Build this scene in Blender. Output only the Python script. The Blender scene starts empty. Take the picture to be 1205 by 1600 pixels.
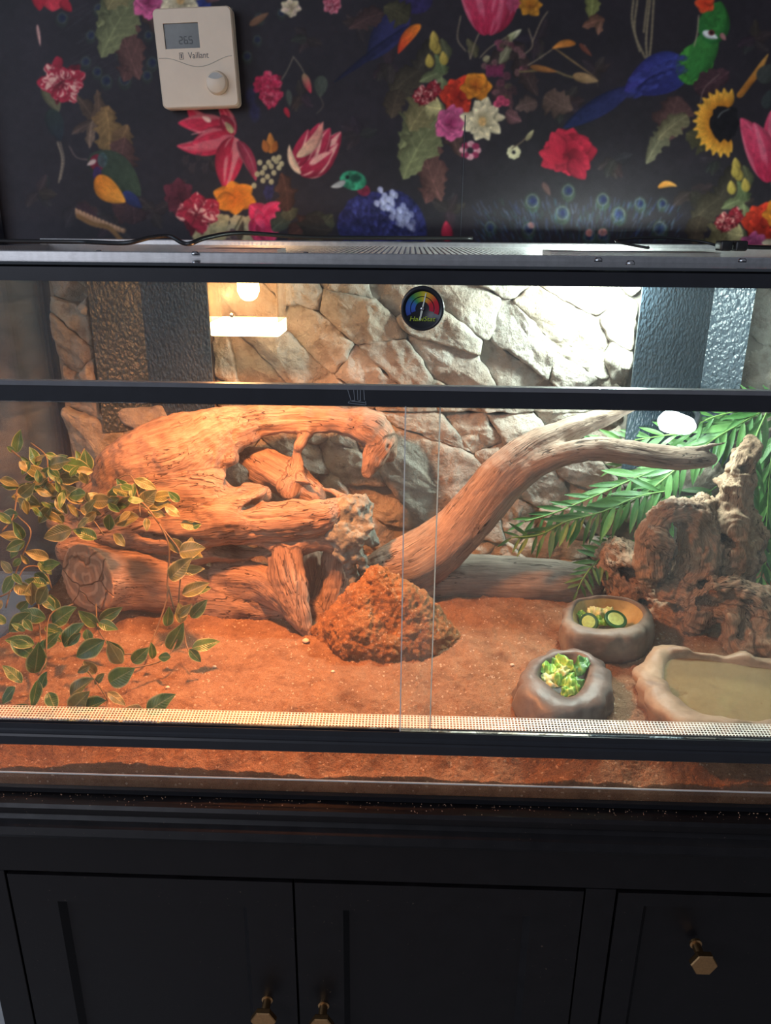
import bpy, bmesh, math, random
import numpy as np
from mathutils import Vector, Matrix
random.seed(7); RNG = np.random.default_rng(7)
SC = bpy.context.scene
COL = SC.collection

# ------------------------------------------------------------------ camera
FPX = 1230.0; CX, CY = 602.5, 800.0
def _cam(pitch=-19.9, yaw=1.6, roll=0.5, loc=(0, -.76, .628)):
    p, y, r = np.radians([pitch, yaw, roll])
    fw = np.array([0, np.cos(p), np.sin(p)]); up = np.array([0, -np.sin(p), np.cos(p)]); rt = np.array([1., 0, 0])
    Rz = np.array([[np.cos(y), -np.sin(y), 0], [np.sin(y), np.cos(y), 0], [0, 0, 1]])
    fw, up, rt = Rz @ fw, Rz @ up, Rz @ rt
    return np.array(loc), rt*np.cos(r)+up*np.sin(r), up*np.cos(r)-rt*np.sin(r), fw
CL, CR, CU, CF = _cam()
cam = bpy.data.cameras.new('camera'); camo = bpy.data.objects.new('camera', cam); COL.objects.link(camo)
cam.sensor_fit = 'VERTICAL'; cam.sensor_height = 24; cam.lens = FPX/1600*24; cam.clip_start = .01
camo.matrix_world = Matrix(((CR[0], CU[0], -CF[0], CL[0]), (CR[1], CU[1], -CF[1], CL[1]), (CR[2], CU[2], -CF[2], CL[2]), (0, 0, 0, 1)))
SC.camera = camo
def at(x, y, axis, val):
    d = CR*(x-CX)/FPX - CU*(y-CY)/FPX + CF; i = 'xyz'.index(axis)
    return CL + d*((val-CL[i])/d[i])
def pxm(p, px):                      # pixels -> metres at the distance of p
    return px/FPX*float((np.array(p)-CL) @ CF)

# ------------------------------------------------------------------ world, exposure, room light
w = bpy.data.worlds.new('world'); SC.world = w; w.use_nodes = True
w.node_tree.nodes['Background'].inputs[0].default_value = (.75, .82, 1, 1)
w.node_tree.nodes['Background'].inputs[1].default_value = .16
SC.view_settings.view_transform = 'Standard'; SC.view_settings.look = 'None'
SC.view_settings.exposure = 0; SC.view_settings.gamma = 1
def light(name, typ, loc, energy, color, size=.1, rot=None, **k):
    l = bpy.data.lights.new(name, typ); l.energy = energy; l.color = color
    if typ == 'AREA': l.shape = 'RECTANGLE'; l.size = size; l.size_y = k.get('size_y', size)
    else: l.shadow_soft_size = size
    if typ == 'SPOT': l.spot_size = k.get('angle', 2); l.spot_blend = k.get('blend', .6)
    o = bpy.data.objects.new(name, l); COL.objects.link(o); o.location = loc
    if rot is not None: o.rotation_euler = Vector(rot).to_track_quat('-Z', 'Y').to_euler()
    return o
light('window_daylight', 'AREA', (-1.6, -2.2, 1.5), 19, (.86, .88, 1), 1.2, (1.5, 2.6, -.9), size_y=1.4)
light('added_side_fill', 'AREA', (-2.3, -.9, 1.1), 16, (.62, .78, 1), 1.2, (2.0, 1.3, -.8), size_y=1.2)  # added blue side light for sheen on the left panel and leaves
light('added_flood_spot', 'SPOT', (-.22, .21, .578), 39, (1, .32, .095), .025, (-.06, .10, -1), angle=2.6, blend=.7)  # added unseen spot that brightens the sand, apart from the basking lamp
light('basking_glow', 'POINT', (-.262, .40, .535), 1.9, (1, .48, .20), .02)
light('daylight_lamp_light', 'POINT', (.31, .475, .565), 15, (.84, 1, .93), .03)
light('bulb_light', 'POINT', (.45, .42, .36), .9, (.8, .98, 1), .02)

# ------------------------------------------------------------------ numpy noise
def _h(ix, iy, iz, s=0):
    n = (ix.astype(np.int64)*374761393 + iy.astype(np.int64)*668265263 + iz.astype(np.int64)*2147483647 + s*974711) & 0xffffffff
    n = ((n ^ (n >> 13))*1274126177) & 0xffffffff
    return ((n ^ (n >> 16)) & 0xffff)/65535.0
def noise(p, s=0):
    p = np.asarray(p, float); i = np.floor(p); f = p-i; f = f*f*(3-2*f); i = i.astype(np.int64)
    x, y, z = i[..., 0], i[..., 1], i[..., 2]; fx, fy, fz = f[..., 0], f[..., 1], f[..., 2]
    def c(a, b, d): return _h(x+a, y+b, z+d, s)
    l = lambda a, b, t: a+(b-a)*t
    return l(l(l(c(0,0,0), c(1,0,0), fx), l(c(0,1,0), c(1,1,0), fx), fy), l(l(c(0,0,1), c(1,0,1), fx), l(c(0,1,1), c(1,1,1), fx), fy), fz)*2-1
def fbm(p, o=4, s=0):
    p = np.asarray(p, float); a = 1.; r = 0.; t = 0.
    for k in range(o): r = r+a*noise(p*2**k+k*17.3, s+k); t += a; a *= .5
    return r/t

# ------------------------------------------------------------------ mesh helpers
def tag(o, label=None, cat=None, group=None, kind=None):
    if label: o['label'] = label
    if cat: o['category'] = cat
    if group: o['group'] = group
    if kind: o['kind'] = kind
    return o
def empty(name, loc=(0, 0, 0)):
    o = bpy.data.objects.new(name, None); COL.objects.link(o); o.location = loc; o.empty_display_size = .02; return o
def mesh(name, v, f, mat=None, parent=None, smooth=False, link=True):
    me = bpy.data.meshes.new(name); me.from_pydata([tuple(map(float, a)) for a in v], [], [tuple(map(int, a)) for a in f])
    return finish(name, me, mat, parent, smooth, link)
def mesh_np(name, v, q, mat=None, parent=None, smooth=True):
    me = bpy.data.meshes.new(name); n = len(q)
    me.vertices.add(len(v)); me.vertices.foreach_set('co', np.asarray(v, np.float32).ravel())
    me.loops.add(n*4); me.loops.foreach_set('vertex_index', np.asarray(q, np.int32).ravel())
    me.polygons.add(n); me.polygons.foreach_set('loop_start', np.arange(0, n*4, 4, dtype=np.int32))
    me.update(calc_edges=True)
    return finish(name, me, mat, parent, smooth)
def finish(name, me, mat=None, parent=None, smooth=False, link=True):
    if smooth: me.polygons.foreach_set('use_smooth', [True]*len(me.polygons))
    if mat: me.materials.append(mat)
    o = bpy.data.objects.new(name, me)
    if link: COL.objects.link(o)
    if parent:
        o.parent = parent; o.matrix_parent_inverse = parent_inv(parent)
    return o
def parent_inv(p):
    m = Matrix.Identity(4); q = p
    chain = []
    while q: chain.append(q); q = q.parent
    for c in reversed(chain): m = m @ c.matrix_parent_inverse @ c.matrix_basis
    return m.inverted()
def bm_obj(name, bm, mat, parent=None, smooth=False):
    me = bpy.data.meshes.new(name); bm.normal_update(); bm.to_mesh(me); bm.free()
    return finish(name, me, mat, parent, smooth)
def box_bm(bm, x0, x1, y0, y1, z0, z1, bev=0, seg=2):
    r = bmesh.ops.create_cube(bm, size=1); vs = r['verts']
    for v in vs: v.co = Vector(((x0+x1)/2+v.co.x*(x1-x0), (y0+y1)/2+v.co.y*(y1-y0), (z0+z1)/2+v.co.z*(z1-z0)))
    if bev: bmesh.ops.bevel(bm, geom=list({e for v in vs for e in v.link_edges}), offset=bev, segments=seg, affect='EDGES', profile=.5)
def box(name, x0, x1, y0, y1, z0, z1, mat, parent=None, bev=0, seg=2):
    bm = bmesh.new(); box_bm(bm, x0, x1, y0, y1, z0, z1, bev, seg); return bm_obj(name, bm, mat, parent, bool(bev) and seg > 2)
def prism(name, prof, x0, x1, mat, parent=None, smooth=False):   # profile in (y, z) swept along x
    n = len(prof); v = [(x0, a, b) for a, b in prof]+[(x1, a, b) for a, b in prof]
    f = [(i, (i+1) % n, n+(i+1) % n, n+i) for i in range(n)]+[tuple(range(n))[::-1], tuple(range(n, 2*n))]
    o = mesh(name, v, f, mat, parent, smooth); fixn(o); return o
def fixn(o):
    bm = bmesh.new(); bm.from_mesh(o.data); bmesh.ops.recalc_face_normals(bm, faces=bm.faces); bm.to_mesh(o.data); bm.free()
def catmull(P, sub=6):
    P = np.asarray(P, float); Q = np.vstack([2*P[0]-P[1], P, 2*P[-1]-P[-2]]); out = []
    for i in range(len(P)-1):
        a, b, c, d = Q[i:i+4]
        for t in np.arange(sub)/sub:
            out.append(.5*((2*b)+(c-a)*t+(2*a-5*b+4*c-d)*t*t+(3*b-a-3*c+d)*t**3))
    out.append(P[-1]); return np.array(out)
def tube_geo(P, R, n=8, V=None, F=None):
    V = [] if V is None else V; F = [] if F is None else F
    P = np.asarray(P, float); R = np.broadcast_to(np.asarray(R, float), (len(P),)); b0 = len(V)
    T = np.gradient(P, axis=0); T /= np.linalg.norm(T, axis=1)[:, None]+1e-12
    N = np.cross(T[0], [0.3, .2, 1]); N /= np.linalg.norm(N)
    for i in range(len(P)):
        N = N-T[i]*(N@T[i]); N /= np.linalg.norm(N)+1e-12; B = np.cross(T[i], N)
        for k in range(n):
            a = 2*math.pi*k/n; V.append(P[i]+R[i]*(N*math.cos(a)+B*math.sin(a)))
    for i in range(len(P)-1):
        for k in range(n):
            F.append((b0+i*n+k, b0+i*n+(k+1) % n, b0+(i+1)*n+(k+1) % n, b0+(i+1)*n+k))
    F.append(tuple(b0+k for k in range(n))[::-1]); F.append(tuple(b0+(len(P)-1)*n+k for k in range(n)))
    return V, F
def tube(name, P, R, mat, parent=None, n=8, sub=5):
    P = np.asarray(P, float); R = np.broadcast_to(np.asarray(R, float), (len(P),))
    Q = catmull(np.column_stack([P, R]), sub) if len(P) > 2 else np.column_stack([P, R])
    V, F = tube_geo(Q[:, :3], np.abs(Q[:, 3]), n); return mesh(name, V, F, mat, parent, True)
def ring_loft(name, rings, mat, parent=None, cap0=True, cap1=True, smooth=True):
    n = len(rings[0]); V = [p for r in rings for p in r]; F = []
    for i in range(len(rings)-1):
        for k in range(n): F.append((i*n+k, i*n+(k+1) % n, (i+1)*n+(k+1) % n, (i+1)*n+k))
    if cap0: V.append(np.mean(rings[0], axis=0)); c = len(V)-1; F += [(c, (k+1) % n, k) for k in range(n)]
    if cap1: V.append(np.mean(rings[-1], axis=0)); c = len(V)-1; b = (len(rings)-1)*n; F += [(c, b+k, b+(k+1) % n) for k in range(n)]
    o = mesh(name, V, F, mat, parent, smooth); fixn(o); return o
def text(name, s, size, M, mat, parent, extrude=.0003, align='CENTER', shear=0, xs=1):
    cu = bpy.data.curves.new(name, 'FONT'); cu.body = s; cu.size = size; cu.extrude = extrude; cu.align_x = align; cu.align_y = 'CENTER'; cu.shear = shear; cu.resolution_u = 3
    t = bpy.data.objects.new(name, cu); COL.objects.link(t)
    dg = bpy.context.evaluated_depsgraph_get(); me = bpy.data.meshes.new_from_object(t.evaluated_get(dg))
    bpy.data.objects.remove(t); me.materials.clear()
    for v in me.vertices: v.co.x *= xs
    me.transform(M); return finish(name, me, mat, parent)

# ------------------------------------------------------------------ materials
def newmat(name):
    m = bpy.data.materials.new(name); m.use_nodes = True; nt = m.node_tree; nt.nodes.clear()
    out = nt.nodes.new('ShaderNodeOutputMaterial'); return m, nt, out
class NB:
    def __init__(s, name): s.m, s.t, s.out = newmat(name)
    def n(s, typ, ins=None, **props):
        nd = s.t.nodes.new(typ)
        for k, v in props.items(): setattr(nd, k, v)
        for k, v in (ins or {}).items():
            if hasattr(v, 'is_linked') or isinstance(v, bpy.types.NodeSocket): s.t.links.new(v, nd.inputs[k])
            else: nd.inputs[k].default_value = v
        return nd
    def ramp(s, fac, stops):
        r = s.n('ShaderNodeValToRGB', {0: fac}); e = r.color_ramp.elements
        while len(e) < len(stops): e.new(.5)
        for el, (p, c) in zip(e, stops): el.position = p; el.color = (*c, 1) if len(c) == 3 else c
        return r.outputs[0]
    def mix(s, a, b, fac, mode='MIX'):
        x = s.n('ShaderNodeMix', {0: fac, 6: a, 7: b}, data_type='RGBA', blend_type=mode); return x.outputs[2]
    def noise(s, vec, scale, detail=6, rough=.6, dist=0):
        return s.n('ShaderNodeTexNoise', {'Vector': vec, 'Scale': scale, 'Detail': detail, 'Roughness': rough, 'Distortion': dist}).outputs[0]
    def bump(s, h, strength=.5, dist=.002, normal=None):
        b = s.n('ShaderNodeBump', {'Strength': strength, 'Distance': dist, 'Height': h})
        if normal: s.t.links.new(normal, b.inputs['Normal'])
        return b.outputs[0]
    def coord(s, kind='Object'): return s.n('ShaderNodeTexCoord').outputs[kind]
    def pos(s): return s.n('ShaderNodeNewGeometry').outputs['Position']
    def scale(s, vec, sc): return s.n('ShaderNodeMapping', {'Vector': vec, 'Scale': sc}).outputs[0]
    def bsdf(s, col, rough=.6, normal=None, metal=0, spec=.5, **k):
        ins = {'Base Color': col, 'Roughness': rough, 'Metallic': metal, 'Specular IOR Level': spec}
        ins.update(k); b = s.n('ShaderNodeBsdfPrincipled', ins)
        if normal: s.t.links.new(normal, b.inputs['Normal'])
        s.t.links.new(b.outputs[0], s.out.inputs[0]); s.b = b; return s.m
def C(r, g, b): return (r, g, b, 1)
def simple(name, col, rough=.5, metal=0, spec=.5, bumpscale=0, bstr=.3, bd=.0005, var=.12, **k):
    b = NB(name); p = b.coord()
    n = b.noise(p, 40 if not bumpscale else bumpscale, 4)
    c = b.ramp(n, [(.3, tuple(x*(1-var) for x in col)), (.7, tuple(min(1, x*(1+var)) for x in col))])
    return b.bsdf(c, rough, b.bump(n, bstr, bd) if bumpscale else None, metal, spec, **k)
def emis(name, col, st):
    b = NB(name); e = b.n('ShaderNodeEmission', {0: (*col, 1), 1: st}); b.t.links.new(e.outputs[0], b.out.inputs[0]); return b.m
def glassmat(name, tint=(1, 1, 1), refl=1.0, haze=0.0, rough=.0):
    b = NB(name); tr = b.n('ShaderNodeBsdfTransparent', {0: (*tint, 1)}); gl = b.n('ShaderNodeBsdfGlossy', {0: (1, 1, 1, 1), 'Roughness': rough})
    fr = b.n('ShaderNodeFresnel', {0: 1.35}); mu = b.n('ShaderNodeMath', {0: fr.outputs[0], 1: refl}, operation='MULTIPLY')
    mx = b.n('ShaderNodeMixShader', {0: mu.outputs[0], 1: tr.outputs[0], 2: gl.outputs[0]}); o = mx
    if haze:  # pale diffuse layer stands in for the veil of reflected light
        sm = b.noise(b.scale(b.pos(), (3, 3, 1.2)), 4, 4, .6)
        fm = b.n('ShaderNodeMapRange', {0: sm, 1: .35, 2: .75, 3: haze*.4, 4: haze*1.6})
        df = b.n('ShaderNodeBsdfDiffuse', {0: (.8, .85, .9, 1)}); tl = b.n('ShaderNodeBsdfTranslucent', {0: (.8, .85, .9, 1)})
        ad = b.n('ShaderNodeMixShader', {0: .5, 1: df.outputs[0], 2: tl.outputs[0]})
        o = b.n('ShaderNodeMixShader', {0: fm.outputs[0], 1: mx.outputs[0], 2: ad.outputs[0]})
    b.t.links.new(o.outputs[0], b.out.inputs[0]); return b.m

def wood(name, dark, mid, lite, bs=1.0, fine=1.0):
    b = NB(name); g = b.n('ShaderNodeAttribute', attribute_name='grain').outputs['Vector']
    fib = b.noise(b.scale(g, (18, 420, 420)), 1*fine, 5, .7, .3)
    band = b.noise(b.scale(g, (8, 90, 90)), 1*fine, 5, .65, .8)
    blot = b.noise(b.pos(), 14, 4, .6)
    crk = b.noise(b.scale(g, (9, 130, 130)), 1*fine, 2, .5, .7)
    cl = b.n('ShaderNodeMath', {0: crk, 1: .5}, operation='SUBTRACT'); ab = b.n('ShaderNodeMath', {0: cl.outputs[0]}, operation='ABSOLUTE')
    crack = b.n('ShaderNodeMapRange', {0: ab.outputs[0], 1: 0.004, 2: .022, 3: 0., 4: 1.})
    sel = b.n('ShaderNodeMapRange', {0: b.noise(b.scale(g, (10, 40, 40)), 1, 2), 1: .47, 2: .56, 3: 1., 4: 0.})
    cm = b.n('ShaderNodeMath', {0: crack.outputs[0], 1: sel.outputs[0]}, operation='MAXIMUM').outputs[0]
    c1 = b.ramp(band, [(.3, dark), (.5, mid), (.72, lite)])
    c2 = b.mix(c1, b.ramp(fib, [(.3, tuple(x*.4 for x in mid)), (.7, tuple(min(1, x*1.3) for x in lite))]), .5)
    c3 = b.mix(c2, b.ramp(blot, [(.35, (.55, .5, .48)), (.65, (1, 1, 1))]), .6, 'MULTIPLY')
    c4 = b.mix(C(*[x*.4 for x in dark]), c3, cm)
    n1 = b.bump(fib, .6*bs, .002); n2 = b.bump(band, .6*bs, .005, n1); n3 = b.bump(cm, .7*bs, .003, n2)
    return b.bsdf(c4, .75, n3, spec=.3)

M = {}
M['black'] = simple('black_plastic', (.020, .021, .026), .35, spec=.5)
M['barlip'] = simple('grey_bar_lip', (.16, .16, .17), .35)
M['glass'] = glassmat('front_glass', (.97, .99, .98), .65, .02)
M['sideglass'] = glassmat('side_glass', (.9, .95, .94), .8, .02)
M['lampglass'] = glassmat('lamp_glass', (1, .9, .78), .8, .04)
M['glassedge'] = simple('glass_edge', (.75, .72, .66), .25, spec=.6)
M['alu'] = simple('perforated_aluminium', (.62, .62, .62), .35, metal=.85, bumpscale=120, bstr=.1)
M['vent'] = simple('vent_strip_white_metal', (.72, .70, .66), .5, metal=.1)
def cabinet_mat():
    b = NB('black_painted_wood'); p = b.coord(); n = b.noise(b.scale(p, (3, 3, 3)), 12, 5)
    sp = b.noise(p, 260, 2); wr = b.n('ShaderNodeMapRange', {0: sp, 1: .72, 2: .76, 3: 0, 4: 1}).outputs[0]
    c = b.mix(b.ramp(n, [(.3, (.0045, .0035, .004)), (.7, (.009, .007, .0075))]), C(.09, .06, .045), wr)
    return b.bsdf(c, b.ramp(n, [(.3, (.36,)*3), (.7, (.5,)*3)]), b.bump(n, .15, .001), spec=.35)
M['cab'] = cabinet_mat()
M['brass'] = simple('brushed_brass', (.62, .36, .16), .32, metal=1, bumpscale=300, bstr=.1)
M['white'] = simple('painted_white', (.7, .72, .75), .5)
M['floor'] = simple('pale_floor', (.45, .44, .43), .4)
M['cable'] = simple('black_cable', (.015, .015, .016), .4)
M['steel'] = simple('steel_screw', (.6, .6, .6), .25, metal=1)
def leather():
    b = NB('embossed_black_plastic'); p = b.scale(b.pos(), (1, 1, .7))
    v = b.noise(p, 190, 2, .5, .6); v2 = b.n('ShaderNodeTexVoronoi', {'Vector': p, 'Scale': 210}, feature='SMOOTH_F1').outputs[0]
    h = b.n('ShaderNodeMath', {0: v, 1: v2}, operation='SUBTRACT').outputs[0]
    return b.bsdf(C(.032, .048, .066), .38, b.bump(h, .9, .003), spec=.6)
M['leather'] = leather()
def stone_mat():
    b = NB('sandstone_relief'); p = b.pos(); oi = b.n('ShaderNodeObjectInfo').outputs['Random']
    n = b.noise(p, 26, 8, .68); n2 = b.noise(p, 150, 5, .7); n3 = b.noise(p, 9, 3)
    base = b.ramp(oi, [(0, (.40, .36, .32)), (.35, (.47, .43, .38)), (.7, (.50, .46, .40)), (1, (.42, .39, .36))])
    c = b.mix(base, b.ramp(n, [(.33, (.33, .27, .23)), (.5, (.8, .78, .76)), (.7, (1, 1, 1))]), .75, 'MULTIPLY')
    c = b.mix(c, b.ramp(n3, [(.45, (1, 1, 1)), (.7, (.78, .64, .54))]), .8, 'MULTIPLY')
    nn = b.bump(n2, .75, .004); return b.bsdf(c, .9, b.bump(n, .9, .016, nn), spec=.15)
M['stone'] = stone_mat()
M['joint'] = simple('dark_joint', (.22, .19, .16), .9, bumpscale=60, bstr=.5, bd=.004)
def sand_mat(name='red_sand', k=1.0, tn=(1, 1, 1)):
    b = NB(name); p = b.pos(); n = b.noise(p, 30, 8, .7); g = b.noise(p, 700, 3, .7); s = b.n('ShaderNodeTexVoronoi', {'Vector': p, 'Scale': 420}).outputs
    c = b.ramp(n, [(.3, (.22*k, .115*k, .065*k)), (.5, (.37*k, .21*k, .12*k)), (.72, (.48*k, .30*k, .18*k))])
    c = b.mix(c, C(*tn), 1.0, 'MULTIPLY')
    c = b.mix(c, b.ramp(g, [(.3, (.5, .42, .4)), (.55, (1, 1, 1)), (.75, (1.0, .95, .9))]), .8, 'MULTIPLY')
    sel = b.n('ShaderNodeSeparateColor', {0: s['Color']}).outputs[0]; mk = b.n('ShaderNodeMapRange', {0: sel, 1: .972, 2: .985, 3: 0, 4: .6}).outputs[0]
    c = b.mix(c, C(.75, .6, .45), mk)
    return b.bsdf(c, .95, b.bump(g, .9, .0028, b.bump(b.noise(p, 170, 5, .7), .35 if k == 1 else 1., .006, b.bump(n, .6, .008))), spec=.15)
M['sand'] = sand_mat()
M['mound'] = sand_mat('crumbly_soil', 1.2, (1., .86, .62))
M['wood_hollow'] = wood('weathered_hollow_wood', (.12, .065, .045), (.32, .195, .135), (.46, .325, .24))
M['wood_log'] = wood('sawn_log_wood', (.13, .07, .05), (.31, .19, .13), (.42, .29, .22))
M['wood_branch'] = wood('smooth_branch_wood', (.15, .10, .075), (.33, .23, .175), (.47, .36, .28), .8)
M['wood_grey'] = wood('grey_log_wood', (.15, .115, .09), (.27, .215, .175), (.38, .32, .27), .7)
M['wood_knot'] = wood('knotted_root_wood', (.13, .07, .045), (.34, .21, .13), (.48, .33, .215), 1.2, 1.4)
def cutmat_():
    b = NB('cracked_sawn_end'); g = b.n('ShaderNodeAttribute', attribute_name='grain').outputs['Vector']; sp = b.n('ShaderNodeSeparateXYZ', {0: g})
    yz = b.n('ShaderNodeCombineXYZ', {0: 0., 1: sp.outputs[1], 2: sp.outputs[2]}).outputs[0]
    ln = b.n('ShaderNodeVectorMath', {0: yz}, operation='LENGTH').outputs['Value']; nz = b.noise(yz, 40, 4)
    rg = b.n('ShaderNodeMath', {0: b.n('ShaderNodeMath', {0: ln, 1: 420.}, operation='MULTIPLY').outputs[0], 1: b.n('ShaderNodeMath', {0: nz, 1: 9.}, operation='MULTIPLY').outputs[0]}, operation='ADD').outputs[0]
    sn = b.n('ShaderNodeMath', {0: rg}, operation='SINE').outputs[0]
    ck = b.n('ShaderNodeTexVoronoi', {'Vector': b.n('ShaderNodeMix', {0: .25, 4: yz, 5: b.n('ShaderNodeVectorMath', {0: b.n('ShaderNodeTexNoise', {'Vector': yz, 'Scale': 30.}).outputs['Color'], 1: (.05, .05, .05)}, operation='MULTIPLY').outputs[0]}, data_type='VECTOR').outputs[1], 'Scale': 22}, feature='DISTANCE_TO_EDGE').outputs[0]
    cr = b.n('ShaderNodeMapRange', {0: ck, 1: .0, 2: .022, 3: .25, 4: 1.}).outputs[0]
    c = b.mix(C(.10, .05, .03), b.ramp(sn, [(.2, (.34, .20, .13)), (.8, (.48, .30, .20))]), cr)
    return b.bsdf(c, .85, b.bump(cr, .8, .004, b.bump(sn, .25, .0012)), spec=.2)
M['cutwood'] = cutmat_()
M['gnarl'] = simple('grey_bark', (.20, .20, .165), .9, bumpscale=55, bstr=.9, bd=.006, var=.45)

# ------------------------------------------------------------------ layout constants (metres)
XL, XR, YB = -.61, .636, .60
ZF, ZT = -.012, .60                    # tank floor, tank top
WY = .665                              # room wall behind the tank
def smooth(a): a = np.clip(a, 0, 1); return a*a*(3-2*a)
def sandz(x, y):
    x = np.asarray(x, float); y = np.asarray(y, float)
    z = .019+.033*smooth((y-.0)/.075)+.006*smooth((y-.1)/.4)
    z = z+.006*noise(np.stack([x*7, y*7, x*0], -1), 3)*smooth(y/.05)+.0035*noise(np.stack([x*22, y*22, x*0], -1), 4)+.0026*noise(np.stack([x*62, y*62, x*0], -1), 5)+.0014*noise(np.stack([x*150, y*150, x*0], -1), 6)
    z = z+.012*np.exp(-(((x+.34)/.10)**2+((y-.03)/.03)**2)) - .022*smooth((-x-.47)/.14)*smooth((y-.1)/.3)
    return z
def on_sand(px, py):
    lo, hi = 0., .60
    for _ in range(30):
        m = (lo+hi)/2; p = at(px, py, 'y', m)
        if p[2] > sandz(p[0], p[1]): lo = m
        else: hi = m
    return at(px, py, 'y', lo)
def above(px, py, Y, clear=.006):          # point on the ray at depth Y, pulled forward if it would dip into the sand
    while Y > .012:
        p = at(px, py, 'y', Y)
        if p[2] > sandz(p[0], p[1])+clear: return p
        Y -= .01
    return at(px, py, 'y', Y)

# ================================================================== ROOM SETTING
fl = box('floor', -3, 3, -3.5, 1.2, -.84, -.80, M['floor']); tag(fl, kind='structure')

# ------------------------------------------------------------------ printed wallpaper (flat print, painted onto a fine vertex grid)
PX0, PY0, PW, PH = -262, -132, 1730, 540
IMG = np.zeros((PH, PW, 3)); 
_yy, _xx = np.mgrid[0:PH, 0:PW]; _yy = _yy+PY0; _xx = _xx+PX0
_n = fbm(np.stack([_xx/60., _yy/60., _xx*0], -1), 3, 50)
IMG[:] = np.array([.165, .148, .168])+_n[..., None]*np.array([.02, .015, .02])
def _win(x0, x1, y0, y1):
    a = max(0, int(x0)-PX0); b = min(PW, int(x1)+2-PX0); c = max(0, int(y0)-PY0); d = min(PH, int(y1)+2-PY0)
    if a >= b or c >= d: return None
    return slice(c, d), slice(a, b)
def _put(s, m, col):
    IMG[s] = IMG[s]*(1-m[..., None])+np.clip(col, 0, 1)*m[..., None]
def rgb(*a): return np.array(a, float)/255
def petal(bx, by, tx, ty, wd, c0, c1=None, streak=0, sc=None, curve=0, jag=0, power=.75, al=1, sd=0, vein=0):
    L = math.hypot(tx-bx, ty-by)+1e-6; r = wd+abs(curve)*L*.5+3
    s = _win(min(bx, tx)-r, max(bx, tx)+r, min(by, ty)-r, max(by, ty)+r)
    if s is None: return
    x = _xx[s]-bx; y = _yy[s]-by; dx, dy = (tx-bx)/L, (ty-by)/L
    u = (x*dx+y*dy)/L; v = (-x*dy+y*dx)-curve*L*np.clip(u*(1-u), 0, 1)*2
    uc = np.clip(u, 0, 1); hw = wd*np.sin(np.pi*uc**power)**.7
    if jag: hw = hw*(1+jag*noise(np.stack([uc*L/5., np.sign(v)*3+sd, uc*0], -1), 5))
    m = np.clip(hw-np.abs(v)+.6, 0, 1)*((u > 0) & (u < 1))*al
    q = v/(hw+1e-3); c0 = np.asarray(c0); c1 = c0 if c1 is None else np.asarray(c1)
    col = c0+(c1-c0)*uc[..., None]
    col = col*(1-.32*np.clip(np.abs(q), 0, 1)**2*(q > 0))[..., None]*(1+.12*fbm(np.stack([u*L/6, v/2.5, v*0+sd], -1), 2, 9))[..., None]
    if streak:
        st = noise(np.stack([q*3.3+sd*7.1, uc*1.6, q*0], -1), 11); st = np.clip((st-.05)*4, 0, 1)*streak
        col = col*(1-st[..., None])+np.asarray(sc)*st[..., None]
    if vein:
        vn = np.clip(1-np.abs(v)/1.3, 0, 1)+.6*np.clip(1-np.abs(((u*6+np.abs(q)*1.3) % 1)-.5)*9, 0, 1); col = col*(1+vein*vn[..., None])
    _put(s, m, col)
def blob(cx, cy, rx, ry, c, ang=0, al=1, soft=1., jag=0, sd=0, tex=0):
    r = max(rx, ry)*(1+jag)+4; s = _win(cx-r, cx+r, cy-r, cy+r)
    if s is None: return
    a = math.radians(ang); x = _xx[s]-cx; y = _yy[s]-cy; X = (x*math.cos(a)+y*math.sin(a))/rx; Y = (-x*math.sin(a)+y*math.cos(a))/ry
    d = np.sqrt(X*X+Y*Y)
    if jag: t = np.arctan2(Y, X); d = d*(1+jag*noise(np.stack([np.cos(t)*4+sd, np.sin(t)*4, t*0], -1), 6))
    m = np.clip((1-d)*min(rx, ry)/soft+.5, 0, 1)*al
    col = np.asarray(c)*(1+.25*fbm(np.stack([x/5, y/5, x*0+sd], -1), 3, 3)[..., None]*(1+tex))
    _put(s, m, col)
def stroke(P, wd, c, al=1):
    P = catmull(P, 6) if len(P) > 2 else np.array(P, float)
    for (ax, ay), (bx, by) in zip(P[:-1], P[1:]):
        s = _win(min(ax, bx)-wd-1, max(ax, bx)+wd+1, min(ay, by)-wd-1, max(ay, by)+wd+1)
        if s is None: continue
        x = _xx[s]-ax; y = _yy[s]-ay; dx, dy = bx-ax, by-ay; t = np.clip((x*dx+y*dy)/(dx*dx+dy*dy+1e-9), 0, 1)
        _put(s, np.clip(wd/2-np.hypot(x-t*dx, y-t*dy)+.5, 0, 1)*al, np.asarray(c))
def rosette(cx, cy, r, n, c0, c1, layers=3, streak=0, sc=None, wd=.42, squash=1, sd=0, jag=.1, frac=.55):
    rg = random.Random(sd); r = r*1.12
    for l in range(layers):
        rr = r*(1-l*frac/layers)
        for k in range(n):
            a = 2*math.pi*(k+.5*l)/n+rg.uniform(-.2, .2); L = rr*rg.uniform(.82, 1.06)
            petal(cx, cy, cx+math.cos(a)*L, cy+math.sin(a)*L*squash, rr*wd*rg.uniform(.8, 1.1), np.asarray(c0)*rg.uniform(.6, .9), np.asarray(c1)*rg.uniform(.8, 1.1), streak, sc, rg.uniform(-.15, .15), jag, sd=rg.random()*9)
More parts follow.
